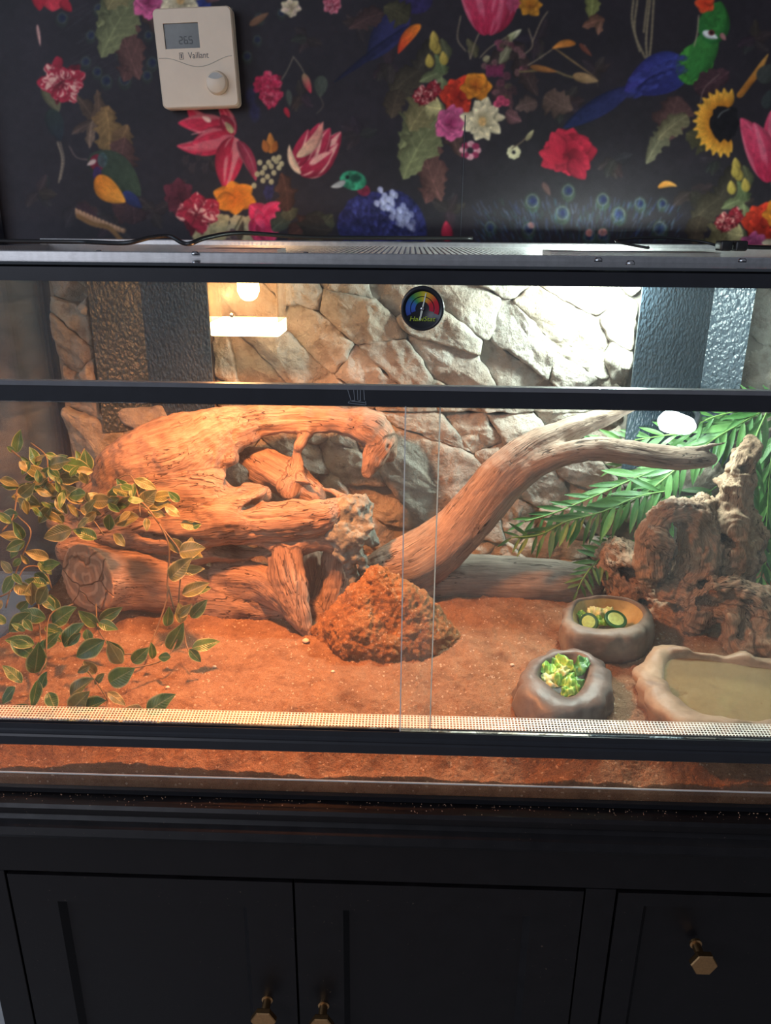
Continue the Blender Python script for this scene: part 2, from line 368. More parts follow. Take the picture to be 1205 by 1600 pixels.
def carnation(cx, cy, r, sd=0, red=rgb(190, 35, 60), pale=rgb(235, 180, 160), st=.9):
    r = r*1.2; blob(cx, cy, r*.7, r*.7, red*.5, jag=.3, soft=3)
    rg = random.Random(sd)
    for l in range(3):
        for k in range(15):
            a = rg.uniform(0, 6.28); o = r*.45*rg.random()*(1-l*.2); ox, oy = cx+math.cos(a)*o, cy+math.sin(a)*o; a2 = a+rg.uniform(-.7, .7); L = r*(.75-l*.14)
            petal(ox, oy, ox+math.cos(a2)*L*.8, oy+math.sin(a2)*L*.8, r*.22, red*rg.uniform(.5, .9), red, st*rg.choice([0, 1, 1]), pale, jag=.35, power=1.3, sd=rg.random()*20)
def leafp(bx, by, tx, ty, wd, c, sd=0, al=1): petal(bx, by, tx, ty, wd, np.asarray(c)*.8, c, jag=.35, vein=.3, sd=sd, al=al, curve=.08)
def eye(cx, cy, r, al=.6):
    blob(cx, cy+r*.3, r*1.25, r*1.6, rgb(50, 72, 52), al=al*.7, soft=3); blob(cx, cy, r, r*1.1, rgb(96, 92, 92), al=al*.8)
    blob(cx, cy, r*.8, r*.9, rgb(38, 48, 62), al=1); blob(cx+1, cy, r*.45, r*.5, rgb(26, 30, 78), al=al)
def cluster(ox, oy):                       # the bouquet with the vine leaves
    T = lambda x, y: (x+ox, y+oy)
    for (a, b, c_, d, w_, col) in [(690,60,640,135,16,(62,56,46)),(655,110,610,150,22,(70,62,48)),(625,140,612,185,18,(74,62,48)),(700,95,690,60,9,(84,86,60)),(690,250,665,318,20,(92,58,54)),(655,190,690,315,26,(98,64,58)),(690,160,625,235,30,(116,120,78)),(688,180,630,280,28,(118,122,80)),(680,150,640,205,26,(126,116,74)),(665,165,690,170,15,(196,184,120)),(700,180,720,245,14,(78,56,50)),(820,70,760,105,14,(58,46,44)),(810,85,840,150,16,(62,48,46)),(850,150,895,172,20,(98,76,66)),(840,160,805,170,12,(92,72,66)),(790,175,815,190,10,(106,70,72)),(775,130,800,170,14,(80,54,56)),(700,110,655,128,9,(104,112,74)),(695,115,680,85,10,(96,110,70)),(690,150,690,120,11,(110,120,80)),(640,30,600,10,20,(70,66,44)),(745,90,730,60,8,(92,86,60)),(780,100,800,60,7,(130,126,96)),(755,95,765,88,6,(150,140,104))]:
        leafp(*T(a, b), *T(c_, d), w_, rgb(*col), sd=a)
    for P in ([(735,92),(742,68),(752,45)], [(750,90),(765,75),(785,62),(800,52)], [(720,25),(715,60),(728,80)], [(812,90),(832,72),(826,45)], [(810,110),(835,96),(862,78)], [(735,92),(733,80)], [(832,66),(845,35),(856,18)]): stroke([T(*p) for p in P], 2, rgb(140, 122, 96), .8)
    for (x, y) in ((680,60),(684,75),(673,96),(695,92),(679,70)): petal(*T(x, y+10), *T(x-3, y-12), 7, rgb(150, 130, 50), rgb(206, 176, 76))
    petal(*T(795, 62), *T(815, 46), 5, rgb(150,150,110), rgb(214, 208, 170)); petal(*T(790, 66), *T(805, 50), 5, rgb(120,120,80), rgb(190, 190, 140))
    for k in range(34):
        a = random.random()*6.3; r_ = random.random()**.5; blob(*T(790+math.cos(a)*36*r_, 110+math.sin(a)*50*r_), 3+random.random()*4, 3+random.random()*4, rgb(*random.choice([(98,50,62),(70,48,50),(120,80,80),(84,70,54),(130,60,80)])), al=.8)
    for (x, y, a_) in ((660,150,0),(676,142,1)): carnation(*T(x, y), 15, 31+a_, rgb(150, 25, 40))
    for k in range(9): blob(*T(764+(k % 3)*9, 106+(k//3)*5), 5, 5, rgb(130, 40, 78), al=.7)
    rosette(*T(716, 150), 27, 6, rgb(190, 30, 18), rgb(236, 60, 32), 3, squash=1.15, wd=.5, sd=4)
    rosette(*T(744, 134), 23, 6, rgb(214, 98, 12), rgb(246, 150, 34), 2, wd=.5, sd=5)
    rosette(*T(705, 193), 26, 8, rgb(176, 40, 100), rgb(226, 98, 150), 4, wd=.5, sd=6); 
    rosette(*T(754, 188), 31, 9, rgb(190, 168, 120), rgb(238, 222, 180), 3, squash=1.1, wd=.34, sd=8, jag=.2)
    blob(*T(754, 190), 6, 7, rgb(206, 160, 96), soft=3)
    for k in range(8): blob(*T(735+math.cos(k*.8)*11, 235+math.sin(k*.8)*10), 6, 5, rgb(150, 40, 78) if k % 2 else rgb(216, 150, 160))
    for (x, y) in ((783,155),(790,160),(778,162)): blob(*T(x, y), 7, 6, rgb(186, 60, 92), tex=1)
    for k in range(9): blob(*T(803+math.cos(k*.75)*7, 238+math.sin(k*.75)*7), 4, 4, rgb(214, 206, 160))
    stroke([T(800, 232), T(815, 222), T(832, 206)], 2, rgb(110, 92, 72)); petal(*T(822, 220), *T(834, 203), 4, rgb(120,110,80), rgb(190, 180, 130))
    petal(*T(862, 72), *T(932, 122), 1.4, rgb(130, 100, 60), rgb(150,120,80)); stroke([T(812, 112), T(860, 110), T(885, 118), T(900, 122)], 3, rgb(112, 96, 62)); petal(*T(895, 118), *T(935, 127), 8, rgb(140, 106, 66), rgb(170, 138, 96)); petal(*T(828, 104), *T(870, 112), 5, rgb(120, 76, 36), rgb(176, 110, 52))
    petal(*T(900, 68), *T(863, 76), 6, rgb(170, 96, 30), rgb(240, 150, 60), curve=.2); blob(*T(912, 74), 4, 4, rgb(190, 160, 140)); petal(*T(905, 68), *T(925, 88), 4, rgb(110,60,46))
def sunflower(cx, cy):
    for k in range(30):
        a = math.radians(75+k*7.2); ra = 21; rb = 50*(1 if k % 2 else .88)
        petal(cx+math.cos(a)*ra, cy+math.sin(a)*ra*1.15, cx+math.cos(a)*rb, cy+math.sin(a)*rb*1.1, 6, rgb(190, 110, 20), rgb(240, 176, 56), curve=.1, sd=k)
    for k in range(8): petal(cx+20+k*3, cy-40-k*3, cx+34+k*5, cy-52-k*8, 5, rgb(170, 100, 30), rgb(206, 150, 70), sd=k)
    blob(cx, cy, 24, 28, rgb(24, 22, 26), jag=.15)
    stroke([(cx-10, cy-8), (cx-4, cy-16), (cx+8, cy-22)], 2, rgb(120, 124, 120), .6)
def tulip(cx, cy, s=1., sd=0, flip=1):
    rd, pk = rgb(176, 24, 60), rgb(222, 70, 104)
    for (a, b, c_, d, w_) in ((10, 46, -30, -40, 20), (16, 46, 40, -38, 18), (12, 46, 12, -50, 22), (8, 48, -12, -34, 18), (14, 48, 28, -34, 16)):
        petal(cx+a*s*flip, cy+b*s, cx+c_*s*flip, cy+d*s, w_*s, rd, pk, .35, rgb(238, 160, 170), curve=.12, sd=sd+a)
for (x, y, L) in [(120,320,40),(180,350,34),(240,330,30),(470,150,26),(560,210,30),(610,100,34),(880,160,34),(960,250,30),(1080,300,36),(1150,320,30),(1120,250,26),(840,60,34),(930,110,26),(1180,60,30),(330,250,24),(700,330,30),(60,300,30),(480,60,26),(560,40,26)]:
    for k in range(5):
        a = random.uniform(0, 6.28); leafp(x, y, x+math.cos(a)*L, y+math.sin(a)*L, L*.28, rgb(random.randint(50, 66), random.randint(42, 56), random.randint(42, 54)), sd=k, al=.7)
# far left peacock fan
for (x, y, r_) in [(97,28,8),(155,14,8),(215,11,8),(142,55,7),(192,42,7),(190,82,8),(134,96,7),(152,112,7),(166,126,8),(195,124,9),(232,55,6),(238,98,8),(230,118,7),(405,28,7),(402,62,6),(386,88,7),(120,130,6),(440,20,6),(-60,40,8),(-20,90,7),(-120,60,8)]: eye(x, y, r_, .5)
for k in range(46): x = random.uniform(100, 240); y = random.uniform(20, 130); stroke([(x, y), (x+random.uniform(25, 50), y-random.uniform(14, 30))], 1, rgb(66, 66, 72), .45)
petal(280, -30, 288, 40, 24, rgb(40, 120, 60), rgb(34, 100, 56)); blob(318, 5, 12, 30, rgb(36, 48, 110)); blob(262, 10, 12, 20, rgb(20, 70, 66), soft=5)
petal(85, -30, 82, 18, 27, rgb(200, 30, 50), rgb(214, 50, 66)); petal(60, -20, 62, 17, 12, rgb(176, 24, 44)); petal(95, 0, 112, 18, 8, rgb(170, 24, 44))
petal(58, 38, 63, 72, 2.5, rgb(206, 150, 140)); 
petal(70, 125, 92, 175, 14, rgb(96, 92, 62), rgb(110, 104, 74)); petal(78, 170, 95, 220, 14, rgb(40, 58, 48), rgb(36, 48, 60), al=.7)
carnation(98, 128, 33, 1)
for (a, b, c_, d, w_, col) in [(150,195,120,150,12,(78,60,48)),(152,195,152,140,11,(92,70,54)),(150,190,112,210,9,(84,66,58)),(145,188,140,232,8,(120,96,78)),(158,200,170,165,18,(132,98,58)),(170,240,165,170,20,(136,104,60)),(180,232,200,195,16,(118,88,56)),(180,270,195,215,24,(92,60,54)),(165,250,205,262,18,(84,54,52)),(205,330,175,318,24,(70,44,46)),(210,350,205,310,20,(66,44,48))]: leafp(a, b, c_, d, w_, rgb(*col), sd=a)
stroke([(90,222),(97,250),(92,285)], 2.5, rgb(150,134,110), .8); stroke([(94,222),(100,250),(95,280)], 2, rgb(130,114,96), .8); stroke([(108,228),(120,246),(142,250)], 2, rgb(110,90,84), .7)
# finch
petal(140, 243, 220, 306, 26, rgb(50, 62, 48), rgb(62, 76, 54), curve=-.12); blob(152, 254, 12, 13, rgb(120, 24, 44)); petal(150, 250, 136, 258, 4, rgb(200, 170, 160)); blob(160, 250, 8, 12, rgb(60, 82, 82), al=.9)
blob(152, 272, 7, 12, rgb(56, 34, 84), al=.9); petal(192, 300, 222, 325, 9, rgb(44, 54, 110), rgb(34, 40, 80)); petal(150, 276, 196, 316, 17, rgb(224, 120, 20), rgb(246, 158, 48), curve=.15)
for k in range(13): petal(122+k*6, 345+abs(k-5)*-1+k*2.2, 118+k*6, 325+k*2.6, 4, rgb(120, 84, 56), rgb(206, 160, 120), curve=.2, sd=k)
stroke([(122,338),(145,350),(170,356),(190,376)], 7, rgb(130,92,52))
# large red lily with streaks
R1, R2, PS = rgb(170, 20, 46), rgb(222, 42, 74), rgb(240, 190, 170)
for (tx, ty, w_, cu) in ((292,165,17,-.25),(340,158,10,.1),(278,192,18,.15),(276,228,15,-.2),(300,224,17,.1)): petal(366, 212, tx, ty, w_, R1, R2, .35, PS, cu, sd=tx)
petal(366, 214, 352, 296, 22, R1, R2, .5, PS, .05, sd=3); petal(372, 220, 400, 283, 10, rgb(130, 30, 52), rgb(168, 50, 74), .3, PS, -.1); petal(364, 205, 345, 180, 12, R1, rgb(120, 20, 40), .5, PS); petal(364, 208, 352, 190, 5, rgb(196,180,120), rgb(150,120,90)); 
petal(330, 190, 316, 182, 4, PS); stroke([(300, 210), (320, 205)], 2, rgb(236, 150, 150), .7)
# orange cosmos, pink, striped carnation
for (x, y, w_) in ((290,250,6),(300,262,6),(310,245,5),(320,262,6),(276,300,14),(270,315,12)): blob(x, y, w_, w_*1.3, rgb(72, 56, 56), al=.5, jag=.4)
rosette(280, 308, 26, 8, rgb(96, 30, 44), rgb(104, 40, 54), 2, sd=2)
blob(330, 362, 32, 30, rgb(176, 160, 110), jag=.2); blob(378, 360, 26, 26, rgb(170, 154, 112), jag=.2); petal(372, 380, 380, 345, 5, rgb(90, 70, 50)); stroke([(366,360),(374,345),(378,338)], 2, rgb(90,80,50))
for k in range(10): blob(362+random.uniform(-8, 10), 370+random.uniform(-9, 8), 4, 4, rgb(100, 76, 76))
for a in (200, 262, 320, 20, 88, 150): a = math.radians(a); petal(367, 309, 367+math.cos(a)*36, 309+math.sin(a)*27, 15, rgb(214, 100, 16), rgb(248, 146, 34), sd=a)
carnation(308, 335, 32, 2)
for (tx, ty, w_) in ((390,320,16),(438,316,14),(436,352,20),(400,378,20),(425,382,18),(398,345,16)): petal(413, 340, tx, ty, w_, rgb(200, 20, 70), rgb(236, 50, 96), .2, rgb(244, 150, 170), sd=tx)
for (a, b, c_, d, w_, col) in [(450,340,425,360,16,(72,78,60)),(455,345,445,312,12,(92,88,60)),(450,330,440,270,16,(86,52,40)),(490,345,450,375,18,(84,50,40)),(500,330,480,385,22,(62,58,46)),(520,335,478,390,14,(80,80,58)),(470,350,520,360,16,(56,48,40))]: leafp(a, b, c_, d, w_, rgb(*col), sd=b)
# left single carnation, buds
carnation(421, 136, 22, 3, rgb(206, 34, 76), rgb(236, 130, 140), .5); carnation(424, 152, 18, 13, rgb(200, 30, 70), rgb(236, 130, 140), .5)
stroke([(440,125),(450,108),(458,90)], 2, rgb(110,100,84), .8); stroke([(458,88),(470,104),(478,120)], 2, rgb(110,100,84), .8); petal(474, 115, 486, 146, 6, rgb(150, 130, 90), rgb(206, 40, 66)); petal(445, 168, 452, 184, 4, rgb(190, 30, 50)); petal(450, 140, 453, 166, 5, rgb(70, 74, 66)); petal(502, 118, 500, 152, 11, rgb(70, 76, 66)); stroke([(500,150),(505,165),(495,178)], 1.5, rgb(90,80,70), .7)
petal(424, 240, 422, 207, 7, rgb(190, 110, 40), rgb(206, 126, 50)); petal(418, 238, 412, 218, 6, rgb(176, 96, 36)); petal(428, 238, 432, 220, 5, rgb(170,90,30))
for (x, y) in [(428,248),(420,254),(414,262),(410,270),(424,260),(432,252),(436,246),(418,276),(428,270),(411,282),(397,290),(436,262),(402,272),(424,284),(406,254),(440,256)]: blob(x, y, 4, 4.5, rgb(190, 176, 130))
blob(420, 300, 9, 12, rgb(46, 44, 90), al=.8, jag=.3); blob(398, 175, 8, 14, rgb(42, 40, 84), al=.7, soft=6); blob(392, 150, 8, 14, rgb(40, 44, 96), al=.5, soft=6)
# striped tulip
for (bx, by, tx, ty, w_) in ((474,274,533,206,19),(478,276,528,224,16),(468,270,516,200,18),(462,266,500,192,17),(460,262,482,202,14),(470,274,520,236,14)): petal(bx, by, tx, ty, w_, rgb(150, 22, 52), rgb(192, 40, 72), .75, rgb(240, 196, 170), .08, sd=tx)
petal(464, 246, 505, 190, 9, rgb(230, 190, 150), rgb(210, 120, 110), curve=.2); petal(470, 272, 452, 226, 6, rgb(226, 186, 150), curve=-.2)
# monal pheasant
blob(592, 350, 66, 52, rgb(40, 40, 92), jag=.06, tex=1); blob(628, 345, 34, 52, rgb(34, 36, 84), -30, tex=1)
for k in range(120):
    x = 592+random.uniform(-56, 60); y = 350+random.uniform(-36, 40)
    if ((x-592)/66)**2+((y-350)/50)**2 < .95: petal(x, y-4, x+random.uniform(-3, 3)+4, y+7, 4, rgb(40, 40, 88)*random.uniform(.7, 1.3), rgb(62, 66, 138)*random.uniform(.6, 1.2), sd=k)
for k in range(46):
    t = random.random(); x = 596+t*46+random.uniform(-14, 14)*(1-t*.5); y = 306+t*48+random.uniform(-12, 12); petal(x, y-5, x+5, y+6, 4.5, rgb(150, 156, 200), rgb(206, 210, 238), al=.9-.5*t, sd=k)
blob(568, 297, 11, 9, rgb(120, 30, 54), 30); blob(552, 282, 21, 15, rgb(40, 128, 92), 12, tex=1); petal(540, 283, 517, 292, 5, rgb(150, 150, 150), rgb(190, 190, 186), curve=-.1); blob(543, 277, 3, 3, rgb(20, 20, 26)); blob(556, 278, 10, 6, rgb(24, 70, 54), soft=4)
# dark blue bird at the top centre
petal(635, 10, 575, 95, 24, rgb(50, 46, 96), rgb(34, 40, 78)); petal(640, 40, 520, 130, 6, rgb(34, 36, 78), rgb(26, 28, 52)); petal(657, 38, 622, 84, 9, rgb(240, 130, 30), rgb(216, 50, 26), curve=.15); blob(650, 0, 26, 22, rgb(44, 36, 80))
cluster(0, 0); cluster(-472, -190); cluster(472, 190+8)
for dx, dy in ((0, 0), (442, 230)): tulip(750+dx, 0+dy, 1.15, 2)
for dx, dy in ((0, 0),): rosette(828+dx, 8+dy, 20, 6, rgb(206, 110, 16), rgb(240, 160, 40), 2, sd=9); blob(802, 5, 12, 12, rgb(170, 60, 90), jag=.3)
petal(700, 378, 697, 345, 9, rgb(150, 20, 44), rgb(206, 40, 70))
for (x, y) in ((520,8),(455,12)): rosette(x, y, 15, 7, rgb(150, 36, 60) if x > 500 else rgb(170,150,110), rgb(206, 90, 110) if x > 500 else rgb(220,206,160), 2, sd=x, streak=.4, sc=rgb(236,190,190))
leafp(600, 20, 545, 45, 16, rgb(74, 52, 50), 4); leafp(930, -20, 925, 34, 11, rgb(128, 132, 70), 3); leafp(945, 30, 910, 42, 10, rgb(120, 80, 62), 5); leafp(940, 32, 935, 55, 6, rgb(130, 90, 70), 5)
for P in ([(990,0),(988,35),(1000,80)], [(996,0),(992,50),(1008,90)], [(1016,0),(1010,60),(1012,100)], [(1022,-5),(1018,60),(1014,98)], [(1012,0),(1006,50)]): stroke(P, 3.4, rgb(136, 122, 92), .85)
# red peony
rosette(888, 240, 42, 9, rgb(130, 14, 34), rgb(196, 34, 60), 4, wd=.42, squash=.85, sd=21); petal(880, 245, 842, 238, 14, rgb(150, 18, 40), rgb(200, 40, 62)); petal(880, 240, 862, 206, 14, rgb(160, 20, 44), rgb(206, 40, 64)); petal(890, 250, 915, 280, 14, rgb(120, 14, 34), rgb(170, 30, 54)); petal(848, 285, 860, 306, 5, rgb(84, 60, 58)); 
# turaco
petal(990, 135, 880, 200, 15, rgb(44, 46, 96), rgb(30, 38, 74), power=.9); petal(1065, 90, 976, 142, 27, rgb(52, 64, 150), rgb(56, 50, 128), sd=3); petal(1075, 115, 990, 146, 18, rgb(44, 50, 120), rgb(34, 34, 90))
blob(1086, 100, 28, 34, rgb(54, 128, 46), 30, tex=.6); petal(1080, 125, 1118, 40, 21, rgb(46, 120, 50), rgb(60, 140, 56), power=1); petal(1108, 68, 1126, 2, 25, rgb(40, 116, 50), rgb(46, 112, 44), power=.8); blob(1118, 30, 17, 26, rgb(44, 116, 46), 5); petal(1098, 50, 1122, 60, 6, rgb(226, 230, 226)); blob(1112, 51, 5, 4.5, rgb(110, 40, 46)); blob(1112, 51, 2, 2, rgb(16, 12, 16)); petal(1126, 52, 1134, 63, 4, rgb(170, 110, 110))
for k in range(60): x = random.uniform(985, 1070); y = 140-(x-985)*.5+random.uniform(-18, 16); petal(x+5, y-3, x-6, y+4, 3.5, rgb(56, 62, 140)*random.uniform(.7, 1.2), al=.6)
for k in range(5): a = math.radians(40+k*72); petal(1102, 5, 1102+math.cos(a)*17, 5+math.sin(a)*17, 9, rgb(210, 50, 20), rgb(236, 84, 40))
stroke([(1092,24),(1090,50),(1085,72)], 2, rgb(170,150,120), .8)
leafp(1060, 150, 1045, 220, 26, rgb(92, 62, 60), 6); leafp(1050, 195, 1010, 256, 15, rgb(112, 108, 82), 8); leafp(1075, 180, 1028, 218, 16, rgb(120, 112, 80), 3); leafp(1085, 140, 1140, 112, 20, rgb(74, 48, 54), 9); stroke([(1092,180),(1100,140),(1125,115)], 1.5, rgb(120,96,90), .8)
sunflower(1132, 192); petal(1190, 130, 1205, 100, 14, rgb(60, 64, 60)); petal(1196, 170, 1204, 140, 9, rgb(54,60,60))
# lower peacock fan
for (x, y, r_) in [(832,314,10),(888,298,9),(879,333,10),(942,312,9),(967,335,10),(766,355,8),(826,358,9),(921,368,9),(942,367,9),(1031,357,10),(1000,318,8),(1035,318,7)]: eye(x, y, r_, .8)
blob(921, 364, 6, 6, rgb(180, 110, 100)); blob(942, 363, 7, 6, rgb(190, 116, 106)); blob(830, 352, 6, 5, rgb(150, 96, 92))
for k in range(420):
    x = random.uniform(745, 1060); y = random.uniform(320, 384); a = math.radians(-90+(x-905)*.22+random.uniform(-12, 12)); L = random.uniform(6, 16)
    stroke([(x, y), (x+math.cos(a)*L, y+math.sin(a)*L)], 1, rgb(*random.choice([(44, 60, 120), (40, 84, 96), (60, 80, 130), (44, 74, 60), (84, 104, 140)])), .6)
petal(1028, 293, 1058, 291, 5, rgb(190, 120, 40), rgb(230, 160, 70), curve=-.3)
for ox in (-470,): petal(860+ox, 40, 890+ox, 20, 6, rgb(120, 84, 60))
for _ in range(2):
    IMG[1:-1] = (IMG[:-2]+2*IMG[1:-1]+IMG[2:])/4; IMG[:, 1:-1] = (IMG[:, :-2]+2*IMG[:, 1:-1]+IMG[:, 2:])/4
IMG = IMG*.88+IMG.mean(-1, keepdims=True)*.12; IMG = IMG*(1+.10*fbm(np.stack([_xx/9., _yy/9., _xx*0], -1), 3, 88)[..., None])
IMG = np.clip(IMG, 0, 1); LIN = np.where(IMG < .04045, IMG/12.92, ((IMG+.055)/1.055)**2.4)
# wall grid
cx = np.concatenate([np.linspace(-2.4, -.86, 8)[:-1], np.linspace(-.86, -.70, 40)[:-1], np.linspace(-.70, .69, 1100), np.linspace(.69, .86, 40)[1:], np.linspace(.86, 2.4, 8)[1:]])
cz = np.concatenate([np.linspace(-.80, .55, 10), np.linspace(.598, .965, 300), np.linspace(.965, 1.06, 24)[1:], np.linspace(1.06, 2.2, 8)[1:]])
GX, GZ = np.meshgrid(cx, cz); Pw = np.stack([GX, np.full_like(GX, WY), GZ], -1)
V_ = Pw-CL; zc = V_ @ CF; U_ = CX+FPX*(V_ @ CR)/zc-PX0; W_ = CY-FPX*(V_ @ CU)/zc-PY0
ui = np.clip(U_, 0, PW-2); wi = np.clip(W_, 0, PH-2); u0 = ui.astype(int); w0 = wi.astype(int); fu = (ui-u0)[..., None]; fw_ = (wi-w0)[..., None]
COLR = (LIN[w0, u0]*(1-fu)+LIN[w0, u0+1]*fu)*(1-fw_)+(LIN[w0+1, u0]*(1-fu)+LIN[w0+1, u0+1]*fu)*fw_
plain = np.array([.024, .021, .027]); out = (U_ < 1) | (U_ > PW-3) | (W_ < 1) | (W_ > PH-3) | (GX < -.705); COLR[out] = plain
nr, nc = GX.shape; idx = np.arange(nr*nc).reshape(nr, nc)
q = np.stack([idx[:-1, :-1], idx[:-1, 1:], idx[1:, 1:], idx[1:, :-1]], -1).reshape(-1, 4)
wb = NB('dark_floral_wallpaper'); at_ = wb.n('ShaderNodeAttribute', attribute_name='print').outputs['Color']
wn = wb.noise(wb.pos(), 900, 2, .6); wc = wb.mix(at_, wb.mix(at_, C(1.45, 1.4, 1.35), 1.0, 'MULTIPLY'), wb.ramp(wn, [(.3, (.35,)*3), (.7, (.75,)*3)]))
M['paper'] = wb.bsdf(wc, .62, wb.bump(wn, .2, .0006), spec=.3)
wall = mesh_np('wall_back', Pw.reshape(-1, 3), q, M['paper'], smooth=False); tag(wall, kind='structure')
ca = wall.data.color_attributes.new('print', 'FLOAT_COLOR', 'POINT'); ca.data.foreach_set('color', np.concatenate([COLR.reshape(-1, 3), np.ones((nr*nc, 1))], 1).astype(np.float32).ravel())
M['plaster'] = simple('dark_plaster', (.06, .058, .075), .7, bumpscale=200, bstr=.15)
tag(box('trim_1', -1.6, -.706, WY-.02, WY+.0, -.02, 2.2, M['plaster']), kind='structure')
tag(box('trim_2', -1.6, -.70, WY-.035, WY, -.80, -.02, M['white']), kind='structure')
M['seam'] = simple('wallpaper_seam', (.045, .045, .055), .5)
tag(box('trim_3', .0835, .0850, WY-.0006, WY+.0, .60, .80, M['seam']), kind='structure')
# floor for the visible room
# ------------------------------------------------------------------ thermostat
def build_thermostat():
    c = at(308, 92, 'y', WY-.02); t = empty('wall_thermostat', (c[0], WY-.002, c[2]))
    tag(t, 'cream thermostat with small grey screen and round dial on the floral wallpaper', 'thermostat')
    R_ = Matrix.Translation((c[0], WY-.002, c[2])) @ Matrix.Rotation(math.radians(-2.2), 4, 'Y')
    wd, hg, dp = .124, .140, .024; pl = simple('cream_plastic', (.84, .66, .48), .45, var=.03)
    def put(o): o.data.transform(R_); return o
    def free(name, bm, mat, sm=False):
        me = bpy.data.meshes.new(name); bm.to_mesh(me); bm.free(); me.transform(R_); return finish(name, me, mat, t, sm)
    bm = bmesh.new(); r = .008; pts = []
    def rr(w_, h_, r, y):
        out = []
        for sx, sz, a0 in ((1, 1, 0), (-1, 1, 90), (-1, -1, 180), (1, -1, 270)):
            for k in range(7): a = math.radians(a0+k*15); out.append((sx*(w_/2-r)+r*math.cos(a), y, sz*(h_/2-r)+r*math.sin(a)))
        return out
    rings = [rr(wd-.004, hg-.004, r, 0), rr(wd, hg, r, -.002), rr(wd, hg, r, -dp+.003), rr(wd-.004, hg-.004, r-.001, -dp)]
    V = [bm.verts.new(p) for q_ in rings for p in q_]; n = 28
    for i in range(3):
        for k in range(n): bm.faces.new((V[i*n+k], V[i*n+(k+1) % n], V[(i+1)*n+(k+1) % n], V[(i+1)*n+k]))
    # front face with a real recess for the screen
    sx0, sx1, sz0, sz1 = -.047, .008, .014, .049
    inner = [bm.verts.new(p) for p in ((sx1, -dp, sz1), (sx0, -dp, sz1), (sx0, -dp, sz0), (sx1, -dp, sz0))]
    deep = [bm.verts.new((v.co.x*.0+v.co.x, -dp+.004, v.co.z)) for v in inner]
    F0 = V[3*n:]
    seg = [0, 7, 14, 21]
    for s_ in range(4):
        a = inner[s_]; b = inner[(s_+1) % 4]; ch = [F0[(seg[s_]+3+k) % n] for k in range(8)]
        bm.faces.new(ch[::-1]+[a, b]) if False else bm.faces.new([a]+ch+[b])
        bm.faces.new((a, b, deep[(s_+1) % 4], deep[s_]))
    bmesh.ops.recalc_face_normals(bm, faces=bm.faces); free('housing', bm, pl)
    bm = bmesh.new(); box_bm(bm, sx0, sx1, -dp+.0025, -dp+.005, sz0, sz1); free('screen', bm, simple('grey_lcd', (.10, .11, .10), .25))
    bm = bmesh.new()
    segs = {'2': 'abged', '6': 'afgedc', '5': 'afgcd'}
    def digit(x, z, s_, ch):
        L = .0048*s_; g = .0007
        P = {'a': (0, 2*L, 1, 0), 'g': (0, L, 1, 0), 'd': (0, 0, 1, 0), 'f': (-.5*L, 1.5*L, 0, 1), 'b': (.5*L, 1.5*L, 0, 1), 'e': (-.5*L, .5*L, 0, 1), 'c': (.5*L, .5*L, 0, 1)}
        for k in segs[ch]:
            a, b, hx, hz = P[k]; dx = L*.42 if hx else .0007; dz = L*.42 if hz else .0007
            box_bm(bm, x+a-dx, x+a+dx, -dp+.0022, -dp+.0026, z+b-dz, z+b+dz)
    for i, ch in enumerate('265'): digit(-.022+i*.0078, .021, 1.0, ch)
    box_bm(bm, -.0115, -.0103, -dp+.0022, -dp+.0026, .0205, .0217)
    free('screen_digits', bm, simple('lcd_digits', (.035, .04, .038), .4))
    # curved moulded groove line
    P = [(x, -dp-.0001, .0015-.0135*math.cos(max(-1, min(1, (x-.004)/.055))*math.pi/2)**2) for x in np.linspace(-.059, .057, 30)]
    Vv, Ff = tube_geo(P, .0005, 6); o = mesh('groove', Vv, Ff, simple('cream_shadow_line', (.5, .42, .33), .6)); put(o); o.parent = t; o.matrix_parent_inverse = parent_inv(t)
    dk = simple('printed_grey_ink', (.10, .085, .08), .5)
    T0 = R_ @ Matrix.Translation((.004, -dp-.0001, .0035)) @ Matrix.Rotation(math.radians(90), 4, 'X')
    text('lettering', 'Vaillant', .0125, T0, dk, t, .0001, xs=.88)
    bm = bmesh.new()
    for (a, b, c_, d) in ((-.0262, -.0254, -.001, .0082), (-.0206, -.0198, -.001, .0082), (-.0262, -.0198, .0075, .0082), (-.0262, -.0198, -.001, -.0003), (-.0240, -.0220, .0006, .0066)): box_bm(bm, a, b, -dp-.0002, -dp+.0002, c_, d)
    free('emblem', bm, dk)
    kx, kz = .030, -.036; rings = []
    for rad, y in ((.0175, -dp), (.0165, -dp-.003), (.0155, -dp-.0095), (.0145, -dp-.0105)): rings.append([np.array((kx+rad*math.cos(a), y, kz+rad*math.sin(a))) for a in np.linspace(0, 2*math.pi, 41)[:-1]])
    o = ring_loft('dial_knob', rings, pl, None, True, True); put(o); o.parent = t; o.matrix_parent_inverse = parent_inv(t); kn = o
    A = [(kx+.0135*math.cos(a), -dp-.0108, kz+.0135*math.sin(a)) for a in np.linspace(math.radians(32), math.radians(148), 16)]; B = [(x, y, kz+.0135*math.sin(math.radians(32))-.003*math.cos((x-kx)/.0115*1.57)) for x, y, z in A][::-1]
    o = mesh('dial_mark', A+B[1:-1], [tuple(range(len(A+B[1:-1])))], simple('grey_dial_mark', (.42, .40, .36), .4)); put(o); o.parent = kn; o.matrix_parent_inverse = parent_inv(kn)
build_thermostat()

